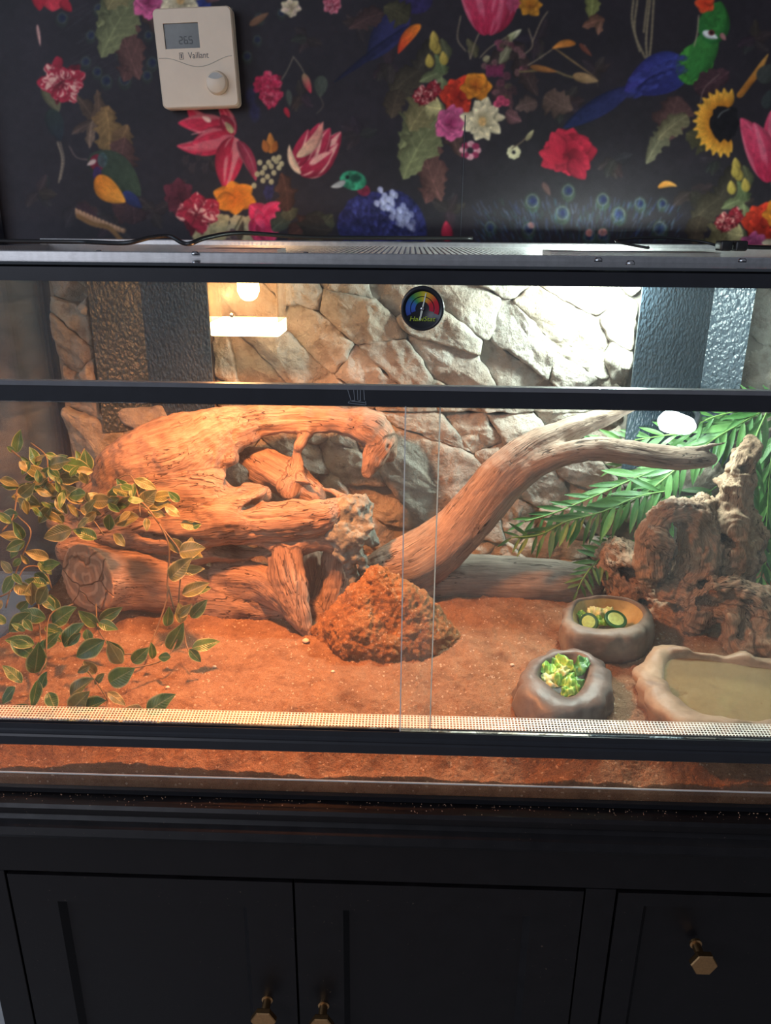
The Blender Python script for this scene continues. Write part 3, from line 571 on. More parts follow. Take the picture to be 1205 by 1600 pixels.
# ================================================================== CABINET
ZC = -.014
def xat(px, py, y=0.): return float(at(px, py, 'y', y)[0])
def build_cabinet():
    t = empty('cabinet', (0, .3, -.80)); tag(t, 'black painted wooden cabinet with moulded worn top edge and brass knobs, standing under the terrarium', 'cabinet')
    FY = -.004; XC0, XC1 = -.535, .74; ZT_ = ZC
    prof = [(.62, ZC), (-.018, ZC), (-.021, ZC-.004), (-.021, ZC-.012), (-.018, ZC-.015), (-.022, ZC-.019), (-.031, ZC-.023), (-.035, ZC-.031), (-.031, ZC-.038), (-.020, ZC-.042), (-.012, ZC-.050), (.62, ZC-.050)]
    prism('top_slab', prof, -.66, .80, M['cab'], t)
    box('body', XC0, XC1, FY+.012, .60, -.80, ZC-.050, M['cab'], t)
    zt = ZC-.050; zb = float(at(12, 1362, 'y', FY)[2]); zb2 = zb
    box('top_rail', XC0, XC1, FY, FY+.014, zb+.002, zt+.001, M['cab'], t, .001)
    x0, x1, x2, x3 = xat(12, 1362), xat(460, 1390), xat(912, 1400), xat(962, 1400)
    zlo = -.76
    box('side_stile', XC0, x0-.002, FY, FY+.014, -.80, zb+.002, M['cab'], t, .001)
    def door(xa, xb, za, zb_, name, pa, pb, top=.042, knob=None, bot=.05):
        bm = bmesh.new(); y0, y1 = FY-.001, FY+.0125
        za_, zb2_ = za, zb_-.0025
        box_bm(bm, xa+.0015, pa, y0, y1, za_, zb2_); box_bm(bm, pb, xb-.0015, y0, y1, za_, zb2_)
        box_bm(bm, pa, pb, y0, y1, zb2_-top, zb2_); box_bm(bm, pa, pb, y0, y1, za_, za_+bot)
        d = bm_obj(name, bm, M['cab'], t)
        # sunk panel with bevelled edge
        b = .007; Z1, Z0 = zb2_-top, za_+bot
        V = [(pa, y0, Z1), (pb, y0, Z1), (pb, y0, Z0), (pa, y0, Z0), (pa+b, y0+.009, Z1-b), (pb-b, y0+.009, Z1-b), (pb-b, y0+.009, Z0+b), (pa+b, y0+.009, Z0+b)]
        F = [(4, 5, 6, 7)]+[(i, (i+1) % 4, 4+(i+1) % 4, 4+i) for i in range(4)]
        o = mesh('panel', V, F, M['cab'], d); fixn(o)
        return d
    d1 = door(x0, x1, zlo, zb, 'door', xat(97, 1430), xat(388, 1430)); d2 = door(x1, x2, zlo, zb, 'door', xat(537, 1440), xat(827, 1440))
    box('middle_stile', x2+.001, x3-.001, FY, FY+.0135, -.80, zb+.001, M['cab'], t, .001)
    zdr = float(at(1100, 1640, 'y', FY)[2]); d3 = door(x3, XC1-.03, zdr-.03, zb, 'drawer', xat(1002, 1425), XC1-.07, .020, bot=.02)
    door(x3, XC1-.03, zlo, zdr-.033, 'drawer', xat(1002, 1425), XC1-.07, .02, bot=.02)
    box('side_stile', XC1-.029, XC1, FY, FY+.014, -.80, zb+.002, M['cab'], t, .001)
    def knob(px, py, par, hexr=.0165):
        p = at(px, py, 'y', FY); 
        def ring(r, y, n=6, ph=0): return [np.array((p[0]+r*math.cos(a+ph), y, p[2]+r*math.sin(a+ph))) for a in np.linspace(0, 2*math.pi, n+1)[:-1]]
        c = lambda r, y: ring(r, y, 20)
        k = ring_loft('knob', [c(.0075, FY+.001), c(.0075, FY-.002), c(.0055, FY-.003), c(.0055, FY-.022)], M['brass'], par, smooth=False)
        h = ring_loft('knob_head', [ring(hexr*.55, FY-.020), ring(hexr*.97, FY-.024), ring(hexr, FY-.0255), ring(hexr, FY-.031), ring(hexr*.94, FY-.0325)], M['brass'], k, smooth=False)
    knob(1087, 1474, d3); knob(418, 1561, d1); knob(506, 1570, d2)
    # worn chips along the moulding and lower edge
    return t
build_cabinet()

# crumbs of sand spilled on the cabinet ledge: one countless scatter
V, F = [], []
for k in range(330):
    x = random.uniform(-.62, .62); y = -.0005-random.random()**2.2*.0165; s = random.uniform(.0002, .0007)
    b = len(V); z = ZC+.0003
    for dx, dy, dz in ((-1, -1, 0), (1, -1, 0), (1, 1, 0), (-1, 1, 0), (0, 0, 1.3)): V.append((x+dx*s*random.uniform(.6, 1.2), y+dy*s*random.uniform(.6, 1.2), z+dz*s))
    F += [(b, b+1, b+4), (b+1, b+2, b+4), (b+2, b+3, b+4), (b+3, b, b+4), (b+3, b+2, b+1, b)]
o = mesh('sand_crumbs', V, F, simple('sand_crumb', (.55, .32, .2), .9)); tag(o, 'scattered orange sand crumbs on the black cabinet ledge in front of the tank', 'sand crumbs', kind='stuff')

# ================================================================== TERRARIUM
TANK = empty('terrarium', (0.013, .3, ZF)); tag(TANK, 'long glass terrarium with black bars, sliding doors and perforated metal lid', 'terrarium')
T = TANK
M['bottomglass'] = glassmat('lower_glass', (.96, .93, .89), .6, .01)
box('floor_pane', XL, XR, 0, YB, ZF, ZF+.006, M['black'], T)
box('front_lower_pane', XL, XR, 0, .005, ZF+.0005, .060, M['bottomglass'], T)
box('glass_edge', XL, XR, -.0012, -.0002, .0155, .0172, M['glassedge'], T)
box('front_upper_pane', XL, XR, .000, .004, .462, .590, M['glass'], T)
box('side_pane', XL-.004, XL, .0, YB, ZF+.0005, .59, M['sideglass'], T)
box('side_pane', XR, XR+.004, .0, YB, ZF+.0005, .59, M['sideglass'], T)
def slidex(px): return float(at(px, 800, 'y', .002)[0])
dl = box('sliding_door', XL+.003, slidex(682), .0025, .0055, .088, .468, M['glass'], T)
box('pane_edge', slidex(682), slidex(682)+.0012, .0023, .0057, .088, .468, M['glassedge'], dl)
dr = box('sliding_door', slidex(632), XR-.003, -.0015, .0015, .088, .468, M['glass'], T)
box('pane_edge', slidex(632)-.0012, slidex(632), -.0017, .0017, .088, .468, M['glassedge'], dr)
# middle black bar with grey lip
prism('middle_bar', [(-.004, .464), (-.004, .4795), (-.002, .4805), (.012, .4805), (.012, .460), (.0115, .460), (.0115, .464)], XL, XR, M['black'], T)
box('bar_lip', XL, XR, -.005, .004, .4797, .4840, M['barlip'], T)
# scratched mark on the bar
bm = bmesh.new(); mk0 = at(557, 618, 'y', -.002)
def sline(ax, az, bx, bz, wd=.0006):
    a = Vector((mk0[0]+ax*.001, -.0043, mk0[2]+az*.001)); b = Vector((mk0[0]+bx*.001, -.0043, mk0[2]+bz*.001)); d = (b-a).normalized(); n = Vector((-d.z, 0, d.x))*wd/2
    vs = [bm.verts.new(p) for p in (a+n, b+n, b-n, a-n)]; bm.faces.new(vs)
for L_ in ((-10, 12, -5, -5), (-3, 11, -1.5, -4), (1, 11, 1.5, -4), (4, 11, 4, -4), (7, 11, 8, -4), (-6, -5, 8.5, -6.5), (-8, -7, 9, -8.8), (-6, -5, -1, -4.4), (2, -5, 4.5, -4.4), (9, -5, 9.5, -8.6), (-8, -7, -6.5, -5)): sline(*L_)
bm_obj('bar_mark', bm, simple('pale_scratch', (.22, .24, .27), .5), T)
# top frame: black front face, glossy strip, rim
prism('top_front_bar', [(-.003, .578), (-.003, .5905), (.006, .5915), (.055, .5915), (.055, .586), (.006, .586), (.006, .578)], XL, XR, M['black'], T)
M['topgloss'] = simple('glossy_top_strip', (.05, .055, .06), .06, spec=1.0)
box('glossy_top_strip', XL, XR, .000, .135, .5920, .5950, M['topgloss'], T, .0006, 1)
box('side_top_bar', XL-.004, XL+.014, .0, YB, .584, .5975, M['black'], T); box('side_top_bar', XR-.014, XR+.004, .0, YB, .584, .5975, M['black'], T)
box('back_top_rail', XL, XR, YB-.012, YB+.004, .585, .606, M['alu'], T, .002, 2)
# perforated lid and vent strip: sheets with real holes
def perforated(name, x0, x1, y0, y1, z, nx, ny, mat, par, hole=.30, tilt=0):
    dx = (x1-x0)/nx; dy = (y1-y0)/ny; V, Q = [], []
    for j in range(ny):
        off = .5*dx if j % 2 else 0
        for i in range(nx):
            cx_ = x0+(i+.5)*dx; cy_ = y0+(j+.5)*dy; b = len(V)
            for a, c_ in ((-.5, -.5), (.5, -.5), (.5, .5), (-.5, .5)): V.append((cx_+a*dx, cy_+c_*dy, z+tilt*(cy_+c_*dy-y0)))
            for a, c_ in ((-1, -1), (1, -1), (1, 1), (-1, 1)): V.append((cx_+a*dx*hole, cy_+c_*dy*hole, z+tilt*(cy_+c_*dy*hole-y0)))
            for k in range(4): Q.append((b+k, b+(k+1) % 4, b+4+(k+1) % 4, b+4+k))
    return mesh_np(name, np.array(V), np.array(Q), mat, par, False)
lid = perforated('lid_sheet', XL+.01, XR-.01, .13, YB-.010, .5985, 176, 66, M['alu'], T, .33); tag(lid, kind='stuff')
box('lid_front_edge', XL+.01, XR-.01, .124, .132, .594, .601, M['alu'], T, .001, 1)
vs = perforated('vent_strip', XL, XR, .0055, .0285, .0870, 330, 6, M['vent'], T, .33, .10); tag(vs, kind='stuff')
# door track: ribbed black profile
prism('door_track', [(.0062, .0875), (.0056, .0875), (.0056, .084), (.0024, .084), (.0024, .0875), (.0016, .0875), (.0016, .084), (-.0018, .084), (-.0018, .087), (-.0025, .087), (-.003, .080), (-.0048, .0785), (-.0055, .076), (-.0045, .0735), (-.0058, .071), (-.0058, .060), (-.003, .0575), (.0062, .0575)], XL, XR, M['black'], T)
# black silicone seams in the back corners
box('corner_seam', XL, XL+.006, YB-.008, YB, .0, .59, M['black'], T)
box('corner_seam', XR-.006, XR, YB-.008, YB, .0, .59, M['black'], T)
# rivets
for px, py in ((155, 395), (478, 398), (935, 407), (985, 412), (1160, 408), (305, 397)):
    p = at(px, py, 'z', .599)
    if p[1] > .56: p = at(px, py, 'y', .5)
    o = ring_loft('rivet', [[np.array((p[0]+r*math.cos(a), p[1]+r*math.sin(a), z)) for a in np.linspace(0, 6.283, 13)[:-1]] for r, z in ((.004, .598), (.004, .600), (.0025, .6018))], M['steel'], T)
# cables on the lid
def cable(P, r, label, z0=.6015):
    o = tube('power_cable', P, r, M['cable'], None, 8, 7); tag(o, label, 'cable', 'cables lying on the lid'); return o
cable([(-.78, .40, .6035), (-.70, .42, .6035), (-.62, .45, .6035), (-.50, .47, .6035), (-.46, .44, .6035), (-.40, .40, .604), (-.37, .41, .611), (-.345, .42, .613), (-.325, .41, .605), (-.31, .40, .604), (-.29, .42, .612), (-.25, .47, .618), (-.15, .53, .612), (.02, .585, .612), (.10, .60, .612)], .0032, 'black cable looping over the left half of the metal lid')
cable([(.345, .46, .6035), (.33, .42, .604), (.30, .47, .612), (.36, .47, .617), (.42, .46, .612), (.44, .44, .606), (.45, .43, .604)], .0018, 'thin grey looped cable end on the right of the metal lid')
p = empty('cable_connector', (.455, .43, .60)); tag(p, 'small black double cable plug lying on the right of the metal lid', 'connector')
box('plug', .435, .452, .42, .445, .6002, .614, M['cable'], p, .003, 3); box('plug', .456, .473, .42, .445, .6002, .614, M['cable'], p, .003, 3)
tube('cable_tail', [(.47, .43, .606), (.50, .45, .605), (.56, .50, .604), (.64, .55, .604)], .003, M['cable'], p)

# ------------------------------------------------------------------ dial gauge on the glass
def build_gauge():
    c = at(660, 482, 'y', -.006); R = pxm(c, 34); t = empty('dial_thermometer', tuple(c)); tag(t, 'round black dial thermometer with rainbow scale and white needle stuck on the upper glass', 'thermometer')
    cx_, cz_ = c[0], c[2]; Y1 = -.0002
    def circ(r, y, n=48): return [np.array((cx_+r*math.cos(a), y, cz_+r*math.sin(a))) for a in np.linspace(0, 2*math.pi, n+1)[:-1]]
    ring_loft('casing', [circ(R*.97, Y1), circ(R, Y1-.002), circ(R, Y1-.009), circ(R*.96, Y1-.011), circ(R*.88, Y1-.0112), circ(R*.85, Y1-.0085)], M['black'], t, True, True)
    yf = Y1-.0088
    def arc(name, r0, r1, a0, a1, cols):
        n = 40; me = bpy.data.meshes.new(name); V = []; F = []
        for i in range(n+1):
            a = math.radians(a0+(a1-a0)*i/n)
            for r in (r0, r1): V.append((cx_+R*r*math.cos(a), yf, cz_+R*r*math.sin(a)))
        for i in range(n): F.append((2*i, 2*i+1, 2*i+3, 2*i+2))
        me.from_pydata(V, [], F); ca = me.color_attributes.new('print', 'FLOAT_COLOR', 'POINT')
        for i in range(n+1):
            u = i/n*(len(cols)-1); k = min(int(u), len(cols)-2); c_ = [cols[k][j]+(cols[k+1][j]-cols[k][j])*(u-k) for j in range(3)]
            for j in (0, 1): ca.data[2*i+j].color = (*c_, 1)
        b = NB('rainbow_scale'); A = b.n('ShaderNodeAttribute', attribute_name='print').outputs['Color']; mt = b.bsdf(A, .4)
        return finish(name, me, mt, t)
    cols = [(.03, .06, .35), (.04, .12, .5), (.04, .14, .45), (.03, .25, .08), (.25, .4, .03), (.75, .55, .03), (.7, .25, .03), (.6, .02, .03), (.55, .015, .04), (.5, .015, .05)]
    arc('outer_scale', .56, .77, 205, -20, cols); arc('inner_scale', .32, .52, 200, -15, cols)
    wt = simple('white_needle', (.75, .78, .68), .4)
    a = math.radians(78); bm = bmesh.new()
    for (x0, z0, x1, z1, wd) in ((0, 0, .72*math.cos(a), .72*math.sin(a), .035), (0, 0, -.52*math.cos(a), -.52*math.sin(a), .05)):
        d = Vector((x1, 0, z1)).normalized(); n = Vector((-d.z, 0, d.x))*wd*R; A = Vector((cx_, yf-.0006, cz_)); B = A+Vector((x1, 0, z1))*R
        bm.faces.new([bm.verts.new(p) for p in (A+n, B+n*.6, B-n*.6, A-n)])
    bm_obj('needle', bm, wt, t)
    ring_loft('needle_hub', [circ(R*.09, yf-.0001, 16), circ(R*.09, yf-.0012, 16), circ(R*.05, yf-.0016, 16)], M['steel'], t)
    text('lettering', 'HabiStat', R*.30, Matrix.Translation((cx_, yf-.0002, cz_-R*.46)) @ Matrix.Rotation(math.radians(90), 4, 'X'), simple('lime_print', (.45, .6, .04), .5), t, .0001, shear=.2, xs=1.15)
build_gauge()

# ------------------------------------------------------------------ lamps
def build_basking():
    a = at(330, 515, 'y', .40); b = at(437, 515, 'y', .40); x0, x1 = float(a[0]), float(b[0]); zb = float(at(383, 525, 'y', .40)[2]); zt = float(at(383, 503, 'y', .40)[2])
    t = empty('basking_lamp', ((x0+x1)/2, .44, .59)); tag(t, 'glowing warm rectangular basking lamp with clear sides hanging from the lid at upper left', 'lamp')
    box('opal_diffuser', x0, x1, .395, .470, zb, zt, emis('warm_glow', (1, .70, .36), 13), t, .002, 2)
    box('clear_side', x0, x1, .3955, .398, zt, .586, M['lampglass'], t); box('clear_side', x0, x0+.002, .398, .470, zt, .586, M['lampglass'], t); box('clear_side', x1-.002, x1, .398, .470, zt, .586, M['lampglass'], t)
    box('top_plate', x0-.002, x1+.002, .393, .472, .586, .5975, M['alu'], t)
    c = at(388, 452, 'y', .43); pr = [(.004, .040), (.012, .034), (.016, .022), (.0165, .010), (.012, .0), (.006, -.004)]
    ring_loft('bulb', [[np.array((c[0]+r*math.cos(q_), .43+r*math.sin(q_), c[2]+z-.012)) for q_ in np.linspace(0, 6.283, 17)[:-1]] for r, z in pr], emis('hot_bulb', (1, .80, .46), 16), t)
    ring_loft('screw', [[np.array((float(at(362, 493, 'y', .394)[0])+r*math.cos(q_), y, float(at(362, 493, 'y', .394)[2])+r*math.sin(q_))) for q_ in np.linspace(0, 6.283, 13)[:-1]] for r, y in ((.0035, .3956), (.0035, .394), (.002, .393))], M['steel'], t)
build_basking()
t = empty('daylight_bar', (.33, .5, .59)); tag(t, 'flat white daylight lamp fixed under the lid, mostly hidden by the top bar', 'lamp')
box('housing', .20, .44, .43, .51, .588, .5975, M['alu'], t, .001); box('light_panel', .21, .42, .44, .50, .5845, .588, emis('cool_panel', (.86, 1, .95), 6), t)
t = empty('added_flood', (-.22, .21, .59)); tag(t, 'added low flood light under the lid, unseen behind the top bar, brightening the sand', 'lamp')  # fixture added to house the unseen flood over the sand
box('housing', -.27, -.17, .17, .25, .586, .5975, M['alu'], t, .001); box('added_flood_face', -.262, -.178, .178, .242, .5835, .5862, emis('added_flood_glow', (1, .5, .2), 4), t)
def build_bulb():
    p = at(1052, 660, 'y', .45); a = at(1030, 655, 'y', .45); b = at(1086, 668, 'y', .45)
    t = empty('compact_bulb', tuple(p)); tag(t, 'bright white compact bulb clamped to the dark panel above the green fronds at right', 'lamp')
    P = np.linspace(a, b, 9); rr = np.array([.006, .0155, .0175, .0175, .0165, .0155, .0145, .0125, .005])
    V, F = tube_geo(P, rr, 18); mesh('bulb', V, F, emis('white_bulb', (.86, .97, 1), 9), t, True)
    tube('bracket', [tuple(np.array(b)+np.array((0, .002, 0))), (b[0]+.02, .50, b[2]+.01), (b[0]+.02, .575, b[2]+.02)], .005, M['black'], t)
    return p
BULB = build_bulb()
bpy.data.objects['bulb_light'].location = (BULB[0]-.0, BULB[1]-.03, BULB[2]-.03)

# ------------------------------------------------------------------ black embossed panels and stone relief background
ROCK = empty('rock_background', (0, .59, .3)); tag(ROCK, 'pale moulded stone relief background covering the back of the terrarium', 'background')
box('backing_board', XL+.007, XR-.007, .588, .598, .0, .583, M['joint'], ROCK)
def panelX(px, py, y): return float(at(px, py, 'y', y)[0])
def folded(name, pts, z0, z1, lab):       # pts: list of (X, Y) folded in plan
    n = len(pts); V = [(x, y, z) for z in (z0, z1) for x, y in pts]+[(x, y+.004, z) for z in (z0, z1) for x, y in pts]
    F = []
    for i in range(n-1):
        F += [(i, i+1, n+i+1, n+i), (2*n+i+1, 2*n+i, 3*n+i, 3*n+i+1), (n+i, n+i+1, 3*n+i+1, 3*n+i), (i+1, i, 2*n+i, 2*n+i+1)]
    F += [(0, n, 3*n, 2*n), (n-1, 2*n-1+0, 4*n-1, 3*n-1)]
    o = mesh(name, V, F, M['leather']); fixn(o); tag(o, lab, 'panel'); return o
folded('embossed_panel', [(panelX(135, 440, .550), .550), (panelX(218, 440, .584), .584), (panelX(322, 440, .522), .522)], .29, .584, 'black leather-embossed plastic panel with a paler left strip, left of the basking lamp')
folded('embossed_panel', [(panelX(1005, 445, .505), .505), (panelX(1118, 445, .584), .584), (panelX(1183, 445, .550), .550)], .25, .584, 'black leather-embossed plastic panel with a paler right strip, at the upper right of the tank')

def clip(poly, nx, ny, c):                # keep nx*x+ny*y <= c
    out = []
    for i in range(len(poly)):
        a, b = poly[i], poly[(i+1) % len(poly)]; da = nx*a[0]+ny*a[1]-c; db = nx*b[0]+ny*b[1]-c
        if da <= 0: out.append(a)
        if da*db < 0: t = da/(da-db); out.append((a[0]+t*(b[0]-a[0]), a[1]+t*(b[1]-a[1])))
    return out
def area(p): return .5*sum(p[i][0]*p[(i+1) % len(p)][1]-p[(i+1) % len(p)][0]*p[i][1] for i in range(len(p)))
TH = math.radians(-36); ct, st_ = math.cos(TH), math.sin(TH); AN = 2.1
def warp(x, z): return ((x*ct+z*st_)/AN, -x*st_+z*ct)
seeds = []
rs = random.Random(12)
def pz(px, py): p = at(px, py, 'y', .57); return (float(p[0]), float(p[2]))
big = [((690, 760), .0042), ((590, 700), .0010), ((555, 730), .0007), ((600, 790), .0007), ((560, 690), .0005), ((800, 800), .0012), ((830, 760), .0010), ((150, 690), .0010), ((250, 660), .0007), ((860, 850), .0008), ((390, 575), .0006), ((355, 560), .0004), ((440, 560), .0005), ((900, 560), .0002), ((560, 500), .0004), ((960, 700), .0005)]
for (p, w_) in big: x, z = pz(*p); seeds.append((x, z, w_))
v = -.5
while v < .9:
    rh = rs.uniform(.040, .078); u = -.8+rs.uniform(0, .1)
    while u < .9:
        ln = rs.uniform(.06, .19); x = (u)*ct*1-v*st_; z = u*st_+v*ct
        if XL-.05 < x < XR+.05 and -.05 < z < .65:
            if all(math.hypot(x-a, z-b) > math.sqrt(w_)*1.25+.012 for a, b, w_ in seeds if w_ > 0): seeds.append((x+rs.gauss(0, .006), z+rs.gauss(0, .006), rs.uniform(0, .00045)))
        u += ln
    v += rh
S2 = [(*warp(x, z), w_) for x, z, w_ in seeds]
regions = [(XL+.012, panelX(133, 440, .565), .305, .583), (panelX(326, 440, .565), panelX(1001, 445, .565), .332, .583), (panelX(1186, 445, .565), XR-.012, .305, .583), (XL+.012, panelX(1001, 445, .565), .052, .330), (panelX(1001, 445, .565)+.001, XR-.012, .052, .285)]
SH = {}
for i, (su, sv, sw) in enumerate(S2):
    poly = [(-2, -2), (2, -2), (2, 2), (-2, 2)]
    for j, (tu, tv, tw) in enumerate(S2):
        if j == i or math.hypot(tu-su, tv-sv) > .35: continue
        poly = clip(poly, 2*(tu-su), 2*(tv-sv), (tu*tu+tv*tv-tw)-(su*su+sv*sv-sw))
        if len(poly) < 3: break
    if len(poly) < 3: continue
    P3 = [((a*AN)*ct-b*st_, (a*AN)*st_+b*ct) for a, b in poly]
    tilt = (rs.gauss(0, .16), rs.gauss(0, .16)); H0 = rs.uniform(.012, .034); H0 = H0+.004*(sw > .002); PLN = [(rs.gauss(0, .24), rs.gauss(0, .24), H0*rs.uniform(.98, 1.12)) for _ in range(3)]
    for (x0, x1, z0, z1) in regions:
        q = clip(clip(clip(clip(P3, 1, 0, x1), -1, 0, -x0), 0, 1, z1), 0, -1, -z0)
        if len(q) < 3 or abs(area(q)) < 1.2e-4: continue
        if area(q) < 0: q = q[::-1]
        c = np.mean(q, axis=0); q = np.array(q); per = np.linalg.norm(np.roll(q, -1, 0)-q, axis=1); tot = per.sum(); n = int(np.clip(tot/.0045, 24, 120)); cum = np.concatenate([[0], np.cumsum(per)])
        B = []
        for k in range(n):
            s = tot*k/n; e = min(np.searchsorted(cum, s, 'right')-1, len(q)-1); t_ = (s-cum[e])/max(per[e], 1e-9); B.append(q[e]*(1-t_)+q[(e+1) % len(q)]*t_)
        B = np.array(B)
        for _ in range(1): B = (np.roll(B, 1, 0)+2*B+np.roll(B, -1, 0))/4     # worn corners
        ins = np.linalg.norm(B-c, axis=1)[:, None]; B = c+(B-c)*(1+.0012/ins)
        jz = fbm(np.column_stack([B*55, np.full(n, i)]), 3, 8); B = B+(B-c)/ins*(jz[:, None]*.0065)
        hf = min(ins.mean(), .06); fr = [1.0, .995, .96, .88, .75, .58, .40, .2]; hh = [.15, .68, .90, .97, 1., 1., 1.0, 1.]
        if ins.mean() > .03: fr = [1., .995, .965, .91, .84, .76, .68, .6, .5, .4, .3, .2, .1]; hh = [.15, .68, .9, .96, 1]+[1]*8
        rings = []
        for f_, h_ in zip(fr, hh):
            X = c+(B-c)*f_; pp = np.column_stack([X, np.full(n, i*3.)])
            d = np.minimum.reduce([H0+((X-c) @ np.array(tilt))*(.6 if sw < .002 else 0.)]+[p2+(X-c) @ np.array([p0, p1]) for p0, p1, p2 in (PLN if sw < .002 else [])])*h_+h_*(.010*fbm(pp*np.array([24, 24, 1]), 4, 20)+.006*np.abs(fbm(pp*np.array([60, 60, 1]), 3, 30)))
            d = np.maximum(d, .001*h_-.0005); d = np.minimum(d, .05)
            rings.append([np.array((X[k, 0], .589-d[k], X[k, 1])) for k in range(n)])
        o = ring_loft('stone', rings, M['stone'], ROCK, False, True, smooth=True)

# ------------------------------------------------------------------ sand
gx = np.linspace(XL+.001, XR-.001, 620); gy = np.concatenate([np.linspace(.0056, .12, 90), np.linspace(.12, .585, 230)[1:]])
AX, AY = np.meshgrid(gx, gy); AZ = sandz(AX, AY)
AZ = AZ+.0007*RNG.standard_normal(AZ.shape)*smooth(AY/.01)
edge = fbm(np.stack([AX*9, AX*0, AX*0], -1), 4, 66)*.006; AZ = AZ+edge*np.exp(-AY/.02)
nr, nc = AX.shape; idx = np.arange(nr*nc).reshape(nr, nc); Q = np.stack([idx[:-1, :-1], idx[:-1, 1:], idx[1:, 1:], idx[1:, :-1]], -1).reshape(-1, 4)
top = np.stack([AX, AY, AZ], -1).reshape(-1, 3); fb = np.column_stack([gx, np.full(nc, gy[0]), np.full(nc, ZF+.0065)]); b0 = len(top)
Q = np.concatenate([Q, np.stack([np.arange(nc-1)+b0, np.arange(1, nc)+b0, np.arange(1, nc), np.arange(nc-1)], -1)])
o = mesh_np('sand_bed', np.vstack([top, fb]), Q, M['sand']); tag(o, 'deep bed of reddish orange sand covering the terrarium floor', 'sand', kind='stuff')
# small pale pebbles on the sand
pm = simple('pale_pebble', (.62, .50, .38), .8)
for i, (px, py, r) in enumerate([(478, 1003, 5), (335, 1043, 3), (800, 1040, 3), (520, 1050, 2.6), (262, 1075, 3)]):
    p = on_sand(px, py); R_ = pxm(p, r); bm = bmesh.new(); bmesh.ops.create_icosphere(bm, subdivisions=2, radius=1)
    for v_ in bm.verts: k = 1+.25*float(noise(np.array(v_.co)*1.7+i*9)); v_.co = Vector((p[0]+v_.co.x*R_*k*1.2, p[1]+v_.co.y*R_*k, p[2]+R_*.4+v_.co.z*R_*k*.75))
    o = bm_obj('pebble', bm, pm, None, True)
    tag(o, ['largest pale pebble on the sand at the pointed tip of the hollow driftwood', 'small pale pebble on open sand below the hollow driftwood', 'small pale pebble on the sand between the soil mound and the bowls', 'tiny pale pebble on the sand in front of the soil mound', 'small pale pebble on the sand near the vine leaves'][i], 'pebble')

